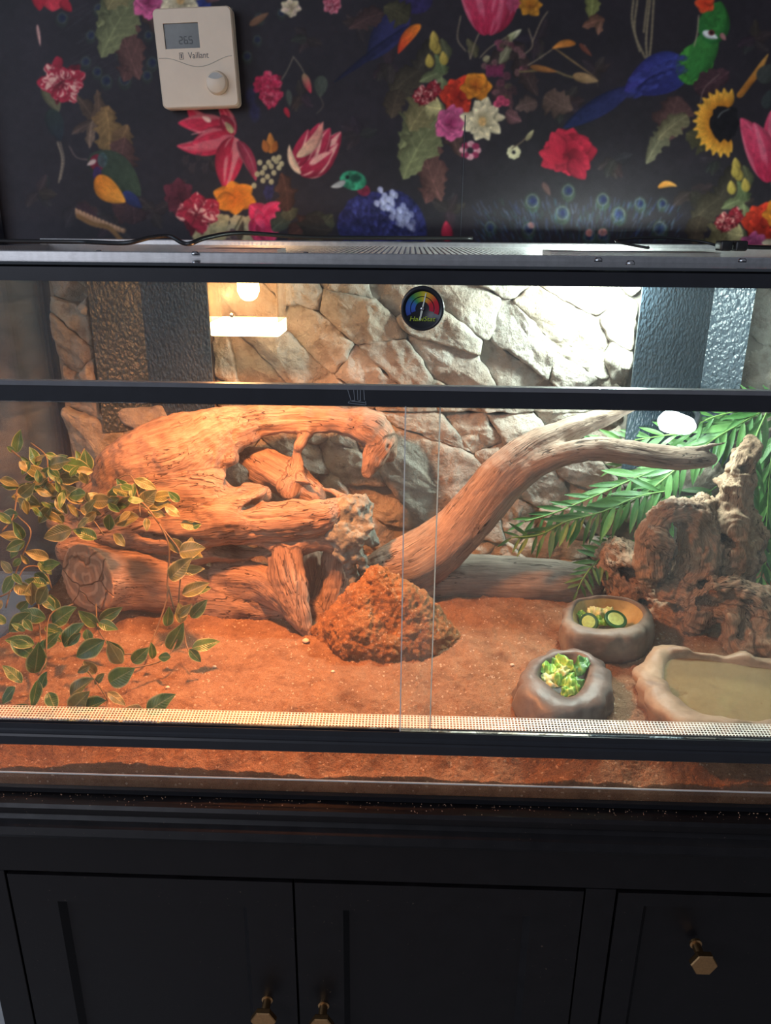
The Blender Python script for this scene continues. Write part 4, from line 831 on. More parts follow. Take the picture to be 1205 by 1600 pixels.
# ------------------------------------------------------------------ SDF sculpting (surface nets)
class Sculpt:
    def __init__(s): s.st = []; s.neg = []; s.cut = []
    def strand(s, P, sub=5, ref=None):               # (px, py, Y, r_px)
        Q = []
        for a in P: c = at(a[0], a[1], 'y', a[2]); Q.append([*c, pxm(c, a[3])])
        Q = catmull(Q, sub) if len(Q) > 2 else (np.array(Q) if len(Q) == 2 else np.array([Q[0], Q[0]])+np.array([[0]*4, [1e-4, 0, 0, 0]])); s.st.append(Q); return s
    def hole(s, px, py, Y, rx, ry, rd, ang=0):
        c = at(px, py, 'y', Y); s.neg.append((c, pxm(c, rx), pxm(c, ry), rd, math.radians(ang))); return s
    def build(s, name, h, k, mat, parent=None, amp=(.004, 18, .0016, 90), gr=(9, 70, .0022), seed=0, floor=True, extra=None, rings=0, cutmat=None):
        allp = np.vstack(s.st); lo = (allp[:, :3]-allp[:, 3:4]).min(0)-.014; hi = (allp[:, :3]+allp[:, 3:4]).max(0)+.014
        n = np.ceil((hi-lo)/h).astype(int)+1; ax = [lo[i]+h*np.arange(n[i]) for i in range(3)]; G = np.full(n, 1.0, np.float32)
        for Q in s.st:
            D = np.full(n, 1.0, np.float32); used = False
            for a, b in zip(Q[:-1], Q[1:]):
                rm = max(a[3], b[3])+k*1.5+h*3; l_ = np.minimum(a[:3], b[:3])-rm; u_ = np.maximum(a[:3], b[:3])+rm
                i0 = np.clip(np.floor((l_-lo)/h).astype(int), 0, n-1); i1 = np.clip(np.ceil((u_-lo)/h).astype(int)+1, 1, n)
                X = ax[0][i0[0]:i1[0], None, None]; Y = ax[1][None, i0[1]:i1[1], None]; Z = ax[2][None, None, i0[2]:i1[2]]
                d = b[:3]-a[:3]; L2 = d @ d+1e-12; t = np.clip(((X-a[0])*d[0]+(Y-a[1])*d[1]+(Z-a[2])*d[2])/L2, 0, 1)
                ds = np.sqrt((X-a[0]-t*d[0])**2+(Y-a[1]-t*d[1])**2+(Z-a[2]-t*d[2])**2)-(a[3]+(b[3]-a[3])*t)
                sl = (slice(i0[0], i1[0]), slice(i0[1], i1[1]), slice(i0[2], i1[2])); D[sl] = np.minimum(D[sl], ds)
            hh_ = np.clip(k-np.abs(G-D), 0, None)/k; G = np.minimum(G, D)-hh_*hh_*k*.25
        X, Y, Z = np.meshgrid(*ax, indexing='ij')
        near = np.abs(G) < .03
        pts = np.stack([X[near], Y[near], Z[near]], -1)
        G[near] += (amp[0]*fbm(pts*amp[1]+seed, 3, seed)).astype(np.float32)
        for (c, rx, ry, rd, an) in s.neg:
            dx = X-c[0]; dz = Z-c[2]; u = dx*math.cos(an)-dz*math.sin(an); w_ = dx*math.sin(an)+dz*math.cos(an)
            e = (np.sqrt((u/rx)**2+(w_/ry)**2+((Y-c[1])/rd)**2)-1)*min(rx, ry); kk = .004; a_ = -e; hh_ = np.clip(kk-np.abs(G-a_), 0, None)/kk; G = np.maximum(G, a_)+hh_*hh_*kk*.25
        for (c, nrm) in s.cut: G = np.maximum(G, (X-c[0])*nrm[0]+(Y-c[1])*nrm[1]+(Z-c[2])*nrm[2])
        if extra is not None: G = extra(X, Y, Z, G)
        if floor: pass
        V, Qd = nets(G, lo, h)
        # grain coordinates from the nearest strand
        Gc = np.zeros_like(V); best = np.full(len(V), 1e9)
        for si, Q in enumerate(s.st):
            u0 = 0.; N = None
            for a, b in zip(Q[:-1], Q[1:]):
                d = b[:3]-a[:3]; L = np.linalg.norm(d)+1e-9; T_ = d/L
                if N is None: N = np.cross(T_, [.13, .97, .2])
                N = N-T_*(N @ T_); N /= np.linalg.norm(N)+1e-9; B = np.cross(T_, N)
                rel = V-a[:3]; t = np.clip(rel @ T_/L, 0, 1); off = rel-t[:, None]*d; r = a[3]+(b[3]-a[3])*t; dd = np.linalg.norm(off, axis=1)-r
                m = dd < best; best[m] = dd[m]; Gc[m] = np.stack([(u0+t*L), off @ N, off @ B], -1)[m]+si*.37
                u0 += L
        me_n = normals(V, Qd)
        disp = gr[2]*fbm(Gc*np.array([gr[0], gr[1], gr[1]]), 3, 40+seed)+amp[2]*fbm(V*amp[3], 2, 44+seed)
        crack = np.clip(.05-np.abs(noise(Gc*np.array([gr[0]*.8, gr[1]*.6, gr[1]*.6]), 71+seed)), 0, 1)/.05*(noise(Gc*np.array([12, 30, 30]), 72) > .05)
        if rings: disp = disp+rings*np.sin(fbm(V*16, 2, 91)*38)
        V = V+me_n*(disp-crack*gr[2]*.9)[:, None]
        o = mesh_np(name, V, Qd, mat, parent, True); A = o.data.attributes.new('grain', 'FLOAT_VECTOR', 'POINT'); A.data.foreach_set('vector', Gc.astype(np.float32).ravel())
        if cutmat:
            o.data.materials.append(M[cutmat]); c_, n_ = s.cut[0]; fc = V[Qd].mean(1); m_ = np.abs((fc-c_) @ n_) < .0032; o.data.polygons.foreach_set('material_index', m_.astype(np.int32))
        return o
def nets(G, lo, h):
    S = G < 0; nx, ny, nz = G.shape; acc = np.zeros((nx-1, ny-1, nz-1, 3)); cnt = np.zeros((nx-1, ny-1, nz-1))
    cor = [(i, j, k) for i in (0, 1) for j in (0, 1) for k in (0, 1)]
    sub = lambda A, c: A[c[0]:nx-1+c[0], c[1]:ny-1+c[1], c[2]:nz-1+c[2]]
    for a in cor:
        for ax in range(3):
            if a[ax]: continue
            b = list(a); b[ax] = 1; sa, sb = sub(S, a), sub(S, b); m = sa != sb
            if not m.any(): continue
            ga, gb = sub(G, a)[m], sub(G, b)[m]; t = ga/(ga-gb); p = np.array(a, float)[None]+np.zeros((len(t), 3)); p[:, ax] += t; acc[m] += p; cnt[m] += 1
    act = cnt > 0; ID = np.full(act.shape, -1, np.int64); ID[act] = np.arange(act.sum()); base = np.argwhere(act); V = lo+h*(base+acc[act]/cnt[act][:, None])
    Q = []
    for ax in range(3):
        o1, o2 = [(1, 2), (2, 0), (0, 1)][ax]; sl = [slice(None)]*3; sl[ax] = slice(0, -1); A = S[tuple(sl)]; sl[ax] = slice(1, None); B = S[tuple(sl)]; m = A != B
        I = np.argwhere(m); ok = (I[:, o1] > 0) & (I[:, o2] > 0) & (I[:, o1] < G.shape[o1]-1) & (I[:, o2] < G.shape[o2]-1); I = I[ok]; ins = A[m][ok]
        def g(d1, d2): J = I.copy(); J[:, o1] += d1; J[:, o2] += d2; return ID[J[:, 0], J[:, 1], J[:, 2]]
        q = np.stack([g(-1, -1), g(0, -1), g(0, 0), g(-1, 0)], -1); q[~ins] = q[~ins][:, ::-1]; Q.append(q)
    return V, np.concatenate(Q)
def normals(V, Q):
    n = np.cross(V[Q[:, 2]]-V[Q[:, 0]], V[Q[:, 3]]-V[Q[:, 1]]); N = np.zeros_like(V)
    for k in range(4):
        for c in range(3): N[:, c] += np.bincount(Q[:, k], n[:, c], len(V))
    return N/(np.linalg.norm(N, axis=1)[:, None]+1e-12)

# ------------------------------------------------------------------ driftwood at the left
HW = empty('hollow_driftwood', tuple(on_sand(400, 970))); tag(HW, 'large hollow weathered driftwood stump with arched openings, filling the left half of the tank', 'driftwood')
s = Sculpt()
s.strand([(128,800,.42,26),(165,765,.41,36),(215,728,.41,50),(275,712,.42,62),(335,682,.44,44),(395,662,.45,28),(460,654,.46,22),(530,658,.46,24),(580,670,.47,26),(604,704,.47,15)])
s.strand([(598,690,.465,18),(582,715,.46,15),(575,742,.455,7)])
s.strand([(160,800,.40,34),(230,775,.385,42),(310,766,.385,36),(370,775,.40,22),(410,775,.41,18)])
s.strand([(300,790,.37,18),(345,795,.365,16),(385,783,.37,12),(410,768,.385,10)])
s.strand([(395,720,.47,26),(440,745,.46,34),(490,775,.44,24)])
s.strand([(478,680,.445,7),(464,705,.44,8),(458,735,.435,14),(450,765,.42,18)])
s.strand([(330,735,.42,12),(345,720,.415,9),(362,718,.41,7)])
s.strand([(455,735,.425,11),(495,755,.41,11),(530,775,.40,9),(545,800,.39,12)])
s.strand([(90,820,.42,20),(150,836,.39,28),(250,828,.375,36),(350,818,.365,36),(440,812,.365,34),(500,806,.37,30),(538,795,.38,22)])
s.strand([(470,862,.415,24),(480,920,.42,28),(485,965,.42,26)]); s.strand([(300,858,.38,26),(370,852,.37,26),(440,852,.36,20),(500,845,.365,16),(530,850,.37,12)])
s.strand([(352,905,.375,32),(405,908,.355,34),(438,930,.33,26),(462,962,.305,15),(482,992,.285,5)]); s.strand([(440,866,.355,24),(446,900,.335,26),(460,942,.31,16),(483,992,.285,5)])
s.strand([(462,862,.345,8),(466,905,.325,10),(472,950,.30,9),(480,990,.285,4)])
s.strand([(528,862,.39,20),(522,905,.39,26),(512,950,.38,28),(520,985,.36,20)])
s.strand([(545,885,.40,12),(540,930,.39,16),(545,960,.38,16)])
s.strand([(120,866,.42,30),(200,862,.40,34),(290,872,.39,36)])
s.strand([(300,935,.385,46),(380,940,.37,42),(450,950,.36,34),(490,960,.36,20)])
s.hole(440,728,.395,78,34,.05,-6).hole(370,743,.43,17,12,.06,35).hole(520,722,.45,46,34,.08,-10).hole(412,692,.46,32,10,.05,-14).hole(492,905,.36,14,46,.03,8).hole(372,866,.34,52,13,.05,0)
s.hole(400,787,.355,26,5,.02,-20).hole(250,845,.325,80,7,.03,3)
s.build('wood_body', .0029, .010, M['wood_hollow'], HW, amp=(.009, 18, .003, 70), gr=(6, 75, .0032), seed=1)
s = Sculpt()
for P in ([(515,812,.372,20),(540,835,.365,28),(560,828,.37,22),(575,800,.385,10)], [(535,800,.37,18),(556,790,.375,15),(580,787,.385,8)], [(548,850,.365,16),(562,872,.36,10),(574,893,.36,6)], [(540,862,.36,12),(549,890,.36,9),(553,905,.36,7)], [(570,840,.37,12),(585,846,.375,6)], [(530,850,.36,14),(520,838,.355,10)], [(560,810,.36,8),(580,815,.365,6)]): s.strand(P)
s.build('bark_knot', .0024, .008, M['gnarl'], HW, amp=(.011, 60, .003, 160), gr=(40, 90, .002), seed=4)
s = Sculpt(); s.strand([(112,902,.27,52),(140,904,.30,51),(200,906,.335,47),(270,912,.365,46),(330,925,.39,40)]); s.strand([(105,860,.36,20),(170,868,.37,24),(240,880,.38,20)])
cc = at(142, 903, 'y', .292); nv = np.array([-.40, -.90, .16]); nv /= np.linalg.norm(nv); s.cut.append((cc, nv))
LOG = empty('sawn_log', tuple(on_sand(240, 965))); tag(LOG, 'short round log with a cracked sawn end facing left, lying under the hollow driftwood', 'log')
s.build('log_body', .0032, .012, M['wood_log'], LOG, cutmat='cutwood', amp=(.007, 18, .002, 80), gr=(6, 70, .0022), seed=7)

# ------------------------------------------------------------------ branch, grey log, knotted root, soil mound
s = Sculpt()
s.strand([(575,900,.40,20),(600,892,.405,36),(650,876,.41,44),(700,842,.41,42),(745,790,.41,35),(785,740,.41,31),(830,703,.42,27),(870,682,.43,22),(910,664,.44,18),(950,650,.45,13),(985,638,.455,8),(1010,630,.46,4)])
s.strand([(700,850,.40,28),(745,815,.40,26),(790,765,.40,24),(830,732,.40,22),(880,710,.395,19),(930,703,.39,19),(980,707,.38,19),(1030,715,.375,18),(1080,718,.37,15),(1108,718,.37,10),(1116,717,.37,6)])
s.strand([(940,696,.385,9),(1000,703,.38,7),(1060,706,.375,6),(1105,698,.37,3.5),(1134,692,.37,1.8)])
s.strand([(600,905,.42,26),(650,915,.42,28),(690,905,.425,22)])
o = s.build('forked_branch', .0029, .010, M['wood_branch'], None, amp=(.004, 16, .001, 80), gr=(7, 60, .0022), seed=9); tag(o, 'smooth forked driftwood branch rising to the right across the middle of the tank', 'branch')
s = Sculpt(); s.strand([(630,908,.435,40),(720,906,.44,40),(800,908,.44,38),(860,910,.445,36),(915,914,.45,30)])
o = s.build('grey_log', .004, .012, M['wood_grey'], None, amp=(.004, 14, .001, 60), seed=11); tag(o, 'thick grey log lying along the back behind the forked branch', 'log')
s = Sculpt()
for P in ([(1172,694,.40,12),(1160,715,.40,20),(1150,750,.395,24),(1143,785,.39,27),(1135,820,.385,40),(1135,860,.38,46),(1122,895,.37,34)],
          [(1100,795,.39,24),(1120,830,.385,36)], [(1175,810,.39,16),(1180,850,.385,16),(1160,900,.375,18)],
          [(1018,888,.35,26),(1018,845,.355,24),(1035,812,.36,22),(1068,806,.365,26),(1093,835,.365,32),(1095,880,.36,34),(1075,915,.35,26)],
          [(1028,842,.335,17),(1045,852,.335,12)], [(955,868,.43,26),(985,888,.425,36),(1005,922,.415,38),(1035,950,.39,32)], [(965,902,.43,24),(1000,945,.41,28),(1055,962,.355,26),(1085,985,.32,18)],
          [(1055,930,.34,26),(1100,945,.325,26)],
          [(1095,965,.31,22),(1110,930,.305,22),(1145,920,.30,22),(1185,935,.29,22),(1205,965,.28,20)], [(1118,950,.30,16),(1145,965,.285,18),(1150,1000,.27,22),(1160,1030,.255,22)],
          [(1195,965,.28,16),(1190,1000,.265,18),(1205,1035,.25,24)], [(1225,940,.30,30),(1260,990,.28,40),(1290,1040,.27,40)]): s.strand(P)
for H_ in ((1062,838,.34,9,16,.035,-40), (1068,862,.33,11,8,.03,0), (1143,850,.34,11,6,.03,35), (1142,728,.375,6,5,.02,0), (1146,752,.37,7,6,.02,0), (1165,733,.38,6,5,.02,0), (990,903,.385,16,9,.03,15), (1048,955,.325,15,9,.03,0), (1008,948,.375,8,6,.02,0), (1118,952,.275,17,11,.025,-15), (1153,945,.262,9,10,.03,0), (1178,948,.265,8,6,.02,0), (1075,830,.33,5,5,.015,0), (1105,910,.33,10,6,.02,0), (1175,1000,.235,7,16,.02,10)): s.hole(H_[0], H_[1], H_[2]-.004, H_[3]*1.4, H_[4]*1.4, .05, H_[6])
o = s.build('knotted_root', .0030, .009, M['wood_knot'], None, amp=(.012, 38, .004, 120), gr=(22, 80, .003), seed=13, rings=.0016); tag(o, 'dark brown knotted root full of holes standing in the right corner', 'root')
s = Sculpt()
s.strand([(590,902,.30,13),(580,935,.295,34),(562,985,.27,48)]); s.strand([(592,906,.30,14),(625,945,.29,38),(660,1000,.27,44)]); s.strand([(560,960,.29,30),(520,985,.285,26),(492,1000,.28,8)]); s.strand([(640,970,.29,40),(690,1010,.28,26),(715,1025,.275,10)]); s.strand([(560,1005,.25,34),(610,1018,.245,34)])
o = s.build('soil_mound', .0023, .026, M['mound'], None, amp=(.006, 50, .0045, 200), gr=(180, 180, .003), seed=17); tag(o, 'crumbly peaked mound of orange soil in front of the driftwood', 'soil mound')

# ------------------------------------------------------------------ rock bowls and water dish
def resamp(P, n=72):
    P = np.array(P, float); Q = np.vstack([P, P[:1]]); 
    A = []
    m = len(P)
    for i in range(m):
        a, b, c, d = P[(i-1) % m], P[i], P[(i+1) % m], P[(i+2) % m]
        for t in np.arange(12)/12: A.append(.5*((2*b)+(c-a)*t+(2*a-5*b+4*c-d)*t*t+(3*b-a-3*c+d)*t**3))
    A = np.array(A); c = A.mean(0); ang = np.arctan2(A[:, 1]-c[1], A[:, 0]-c[0]); o_ = np.argsort(ang); ang = ang[o_]; r = np.linalg.norm(A-c, axis=1)[o_]
    return c, lambda th: np.interp(th, np.concatenate([ang-2*np.pi, ang, ang+2*np.pi]), np.tile(r, 3))
def dish(name, outer, inner, zr, zi, zb, mat, label, cat, bulge=1.06, basek=1.0, amp=.002, fr=30, seed=0, inset=.8, inmat=None, tiltk=0):
    PO = [at(x, y, 'z', zr)[:2] for x, y in outer]; PI = [at(x, y, 'z', zr-.003)[:2] for x, y in inner]
    PO = [(a_[0], max(float(a_[1]), .040)) for a_ in PO]; PI = [(a_[0], max(float(a_[1]), .052)) for a_ in PI]
    co, ro = resamp(PO); ci, ri = resamp(PI); n = 96; th = np.linspace(-np.pi, np.pi, n+1)[:-1]
    u = np.stack([np.cos(th), np.sin(th)], -1); O = co+u*ro(th)[:, None]; I = ci+u*ri(th)[:, None]
    def ring(X, z): return np.column_stack([X, np.full(n, z) if np.isscalar(z) else z])
    # align inner ring to outer angles
    hgt = zr-zb
    R = [ring(co+(O-co)*basek*.9, zb), ring(co+(O-co)*basek, zb+.04*hgt), ring(co+(O-co)*(bulge*.5+basek*.5), zb+.25*hgt), ring(co+(O-co)*bulge, zb+.5*hgt), ring(co+(O-co)*(1+(bulge-1)*.7), zb+.75*hgt), ring(co+(O-co)*1.0, zb+.93*hgt),
         ring(O*.75+I*.25, zr), ring(O*.4+I*.6, zr+.0005), ring(O*.1+I*.9, zr-.001), ring(I, zr-.004), ring(ci+(I-ci)*.95, zr-(zr-zi)*.45), ring(ci+(I-ci)*inset, zi+.002), ring(ci+(I-ci)*.5, zi), ring(ci+(I-ci)*.2, zi)]
    out = []
    for k, r in enumerate(R):
        a = amp*(1 if 1 < k < 9 else .35); p = r*fr+seed
        d = np.stack([fbm(p, 3, seed), fbm(p+31, 3, seed), fbm(p+57, 3, seed)], -1)*a
        if 2 <= k <= 5: d[:, :2] += u*(np.abs(noise(np.column_stack([u*3.2, r[:, 2]*40])+seed, 3))*a*2)[:, None]
        out.append(r+d)
    o = ring_loft(name, [list(r) for r in out], mat, None, True, True); tag(o, label, cat)
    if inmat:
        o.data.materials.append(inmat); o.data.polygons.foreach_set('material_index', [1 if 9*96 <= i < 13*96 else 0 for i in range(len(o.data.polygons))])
    return o, ci, ri, co, ro
def bowlmat(name, c0, c1, c2, inner=None, sp=.4, rough=.55):
    b = NB(name); p = b.pos(); n = b.noise(p, 22, 6, .6, .4); n2 = b.noise(p, 120, 4, .6)
    c = b.ramp(n, [(.32, c0), (.5, c1), (.7, c2)]); c = b.mix(c, b.ramp(n2, [(.3, (.75,)*3), (.6, (1, 1, 1))]), .6, 'MULTIPLY')
    v = b.n('ShaderNodeTexVoronoi', {'Vector': b.scale(p, (1, 1, 2.2)), 'Scale': 26}, feature='DISTANCE_TO_EDGE').outputs[0]
    cr = b.n('ShaderNodeMapRange', {0: v, 1: 0, 2: .03, 3: .7, 4: 1}).outputs[0]
    return b.bsdf(c, rough, b.bump(n2, .25, .001, b.bump(n, .5, .004, b.bump(cr, .1, .001))), spec=sp)
zs1 = float(on_sand(945, 1010)[2]); zs2 = float(on_sand(870, 1110)[2]); zs3 = float(on_sand(1090, 1090)[2])
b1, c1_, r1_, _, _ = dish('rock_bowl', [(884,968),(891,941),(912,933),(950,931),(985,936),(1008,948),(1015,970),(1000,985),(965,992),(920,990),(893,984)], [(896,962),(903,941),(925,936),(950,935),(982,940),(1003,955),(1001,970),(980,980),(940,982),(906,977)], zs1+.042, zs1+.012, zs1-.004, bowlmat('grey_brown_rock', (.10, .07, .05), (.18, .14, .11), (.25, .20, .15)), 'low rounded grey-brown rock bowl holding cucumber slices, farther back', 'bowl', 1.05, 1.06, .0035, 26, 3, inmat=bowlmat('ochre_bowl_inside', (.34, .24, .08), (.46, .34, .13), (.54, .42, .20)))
b2, c2_, r2_, _, _ = dish('rock_bowl', [(818,1062),(828,1036),(855,1018),(890,1012),(925,1023),(946,1045),(947,1072),(925,1094),(890,1104),(855,1100),(828,1085)], [(842,1052),(852,1033),(878,1022),(905,1024),(920,1040),(916,1062),(902,1082),(884,1087),(866,1076),(850,1064)], zs2+.036, zs2+.008, zs2-.004, bowlmat('mauve_grey_rock', (.085, .065, .055), (.15, .12, .105), (.21, .175, .155), rough=.45), 'angular grey stone bowl filled with lettuce, nearest the glass', 'bowl', 1.07, 1.2, .005, 24, 11)
DZ = zs3+.034
b3, c3_, r3_, c3o, r3o = dish('water_dish', [(1004,1060),(1012,1028),(1040,1010),(1075,1013),(1120,1018),(1170,1022),(1220,1030),(1290,1045),(1330,1080),(1320,1130),(1260,1165),(1200,1160),(1130,1142),(1080,1130),(1040,1105),(1020,1085)], [(1036,1050),(1042,1028),(1062,1020),(1110,1025),(1160,1032),(1215,1040),(1270,1058),(1290,1090),(1270,1122),(1210,1138),(1150,1128),(1095,1112),(1060,1092),(1042,1072)], DZ, DZ-.030, zs3-.006, bowlmat('tan_sandstone_resin', (.21, .13, .08), (.33, .22, .14), (.42, .30, .20)), 'wide shallow tan stone-look dish full of water in the front right', 'dish', 1.0, .92, .009, 34, 21, .9)
th = np.linspace(-np.pi, np.pi, 97)[:-1]; wz = DZ-.009; R1 = np.column_stack([c3_+np.stack([np.cos(th), np.sin(th)], -1)*(r3_(th)*.985)[:, None], np.full(96, wz)])
wm = NB('murky_water'); tr = wm.n('ShaderNodeBsdfTransparent', {0: (.80, .74, .56, 1)}); gl = wm.n('ShaderNodeBsdfGlossy', {0: (1, 1, 1, 1), 'Roughness': .02}); df = wm.n('ShaderNodeBsdfDiffuse', {0: (.52, .38, .21, 1)}); fr_ = wm.n('ShaderNodeFresnel', {0: 1.33})
m1 = wm.n('ShaderNodeMixShader', {0: .35, 1: tr.outputs[0], 2: df.outputs[0]}); m2 = wm.n('ShaderNodeMixShader', {0: fr_.outputs[0], 1: m1.outputs[0], 2: gl.outputs[0]}); wm.t.links.new(m2.outputs[0], wm.out.inputs[0])
rr_ = [R1, np.column_stack([c3_+(R1[:, :2]-c3_)*.5, np.full(96, wz+.00003)])]
o = ring_loft('water', [list(r) for r in rr_], wm.m, None, False, True); tag(o, 'murky shallow water in the tan stone-look dish', 'water')

# food
def leafy(name, c, s_, seed, mat, label, cat, group, up=(0, 0, 1), crump=.5, round_=False, tilt=None):
    rg = random.Random(seed); n = 13; V = []; F = []
    for i in range(n):
        for j in range(n):
            u, v = (i/(n-1)*2-1), (j/(n-1)*2-1); x = u*math.sqrt(1-v*v/2); y = v*math.sqrt(1-u*u/2); r = math.hypot(x, y)
            wv = float(noise(np.array([x*1.7+seed*3.1, y*1.7, seed]), 3)); w2 = float(noise(np.array([x*4+seed, y*4, 3.]), 4))
            e = 1+.16*w2*r; V.append(Vector((x*e, y*e*.75, crump*(wv*.8+w2*.35*r)-.25*r*r)))
    for i in range(n-1):
        for j in range(n-1): F.append((i*n+j, i*n+j+1, (i+1)*n+j+1, (i+1)*n+j))
    R_ = Matrix.Rotation(rg.uniform(0, 6.28), 3, 'Z'); R_ = Matrix.Rotation(rg.uniform(-.7, .7) if tilt is None else tilt, 3, 'X') @ Matrix.Rotation(rg.uniform(-.5, .5), 3, 'Y') @ R_
    V = [Vector(c)+(R_ @ v)*s_ for v in V]; o = mesh(name, V, F, mat, None, True); 
    so = o.modifiers.new('thick', 'SOLIDIFY'); so.thickness = .0006
    tag(o, label, cat, group); return o
def lettuce_mat(name, a, b_, c):
    b = NB(name); p = b.coord('Generated'); pp = b.pos(); n = b.noise(pp, 70, 5, .6, .5); v = b.n('ShaderNodeTexWave', {'Vector': pp, 'Scale': 40, 'Distortion': 6, 'Detail': 3}).outputs[1]
    c_ = b.mix(b.ramp(n, [(.3, a), (.52, b_), (.7, c)]), C(*[min(1, x*1.5) for x in c]), b.ramp(v, [(.8, (0,)*3), (.97, (.5,)*3)]))
    return b.bsdf(c_, .4, b.bump(v, .4, .0012), spec=.5, **{'Subsurface Weight': .15, 'Subsurface Radius': (.004, .006, .002), 'Subsurface Scale': .5})
ML = [lettuce_mat('bright_lettuce', (.10, .32, .03), (.22, .50, .06), (.45, .68, .16)), lettuce_mat('pale_lettuce', (.35, .50, .12), (.55, .68, .28), (.74, .80, .48)), lettuce_mat('dark_lettuce', (.02, .10, .02), (.05, .20, .04), (.12, .34, .08))]
def zin(px, py, z): p = at(px, py, 'z', z); return p
LF = ['bright green lettuce piece at the left of the front stone bowl', 'bright green lettuce piece at the back of the front stone bowl', 'dark green curled lettuce piece at the right of the front stone bowl', 'bright green lettuce piece in the middle of the front stone bowl', 'pale lettuce rib at the left front of the front stone bowl', 'bright green lettuce piece near the front of the front stone bowl', 'dark green lettuce scrap at the far left of the front stone bowl', 'dark green lettuce scrap at the right front of the front stone bowl', 'pale lettuce scrap on top of the heap in the front stone bowl', 'smallest green lettuce scrap nearest the glass in the front stone bowl']
LB = ['dark green lettuce piece at the left of the back rock bowl', 'pale lettuce piece left of the top cucumber slice in the back rock bowl', 'pale lettuce piece at the back of the back rock bowl', 'pale lettuce piece behind the top cucumber slice in the back rock bowl', 'dark green lettuce piece beside the leaning cucumber slice', 'bright green lettuce piece between the two cucumber slices', 'small bright green lettuce scrap at the far left of the back rock bowl']
for i, (px, py, s_, m_, dz) in enumerate([(862,1045,.021,0,.0),(878,1035,.020,0,.004),(905,1042,.019,2,.004),(885,1058,.018,0,.002),(862,1062,.016,1,-.003),(893,1070,.016,0,-.002),(850,1052,.013,2,-.004),(905,1068,.013,2,-.004),(878,1048,.012,1,.007),(888,1079,.011,0,-.004)]):
    c = zin(px, py, zs2+.028+dz); leafy('lettuce_piece', c, s_*.86, 40+i, ML[m_], LF[i], 'lettuce', 'lettuce in the front bowl', tilt=.45)
for i, (px, py, s_, m_, dz) in enumerate([(918,966,.014,2,-.002),(930,958,.015,1,.0),(945,956,.014,1,.002),(956,958,.013,1,.002),(925,970,.013,2,-.002),(938,968,.012,0,.001),(912,962,.010,0,.0)]):
    c = zin(px, py, zs1+.026+dz); leafy('lettuce_piece', c, s_*.9, 70+i, ML[m_], LB[i], 'lettuce', 'lettuce in the back bowl', tilt=.5)
def cucumber(px, py, r, z, tx, ty, label):
    c = zin(px, py, z); R_ = Matrix.Rotation(ty, 3, 'Y') @ Matrix.Rotation(tx, 3, 'X')
    t = empty('cucumber_slice', tuple(c)); tag(t, label, 'cucumber slice')
    def rings(L): return [[np.array(Vector(c)+R_ @ Vector((rr*math.cos(a), rr*math.sin(a), zz))) for a in np.linspace(0, 6.2832, 41)[:-1]] for rr, zz in L]
    ring_loft('flesh', rings([(r*.93, -.002), (r*.94, .0018), (r*.6, .0021)]), simple('cucumber_flesh', (.42, .62, .20), .3, spec=.6, var=.2, bumpscale=200, bstr=.1), t)
    ring_loft('skin', rings([(r*.9, -.0024), (r, -.0018), (r, .0016), (r*.965, .0021), (r*.92, .0020)]), simple('cucumber_skin', (.015, .09, .02), .3), t)
cucumber(962, 968, .0165, zs1+.030, .42, .1, 'dark-skinned cucumber slice lying on top in the back rock bowl')
cucumber(920, 972, .0135, zs1+.025, .9, -.5, 'cucumber slice leaning at the left side of the back rock bowl')

# ------------------------------------------------------------------ foliage
def leafmesh(name, wd, n=12, fold=.18, bend=.12, pw=.8, wav=0.):
    V = []; F = []; m = 5
    for i in range(n+1):
        u = i/n; hw = wd*max(.02, math.sin(math.pi*min(1, u)**pw)**.85) if 0 < u < 1 else .004
        for j in range(m):
            q = j/(m-1)*2-1; V.append((u, q*hw, fold*abs(q)*hw*1.2-bend*(u*u)+wav*math.sin(u*9)*abs(q)*hw))
    for i in range(n):
        for j in range(m-1): F.append((i*m+j, (i+1)*m+j, (i+1)*m+j+1, i*m+j+1))
    me = bpy.data.meshes.new(name); me.from_pydata(V, [], F); uv = me.attributes.new('lf', 'FLOAT_VECTOR', 'POINT')
    for i in range(n+1):
        for j in range(m): uv.data[i*m+j].vector = (i/n, j/(m-1)*2-1, 0)
    me.polygons.foreach_set('use_smooth', [True]*len(me.polygons)); return me
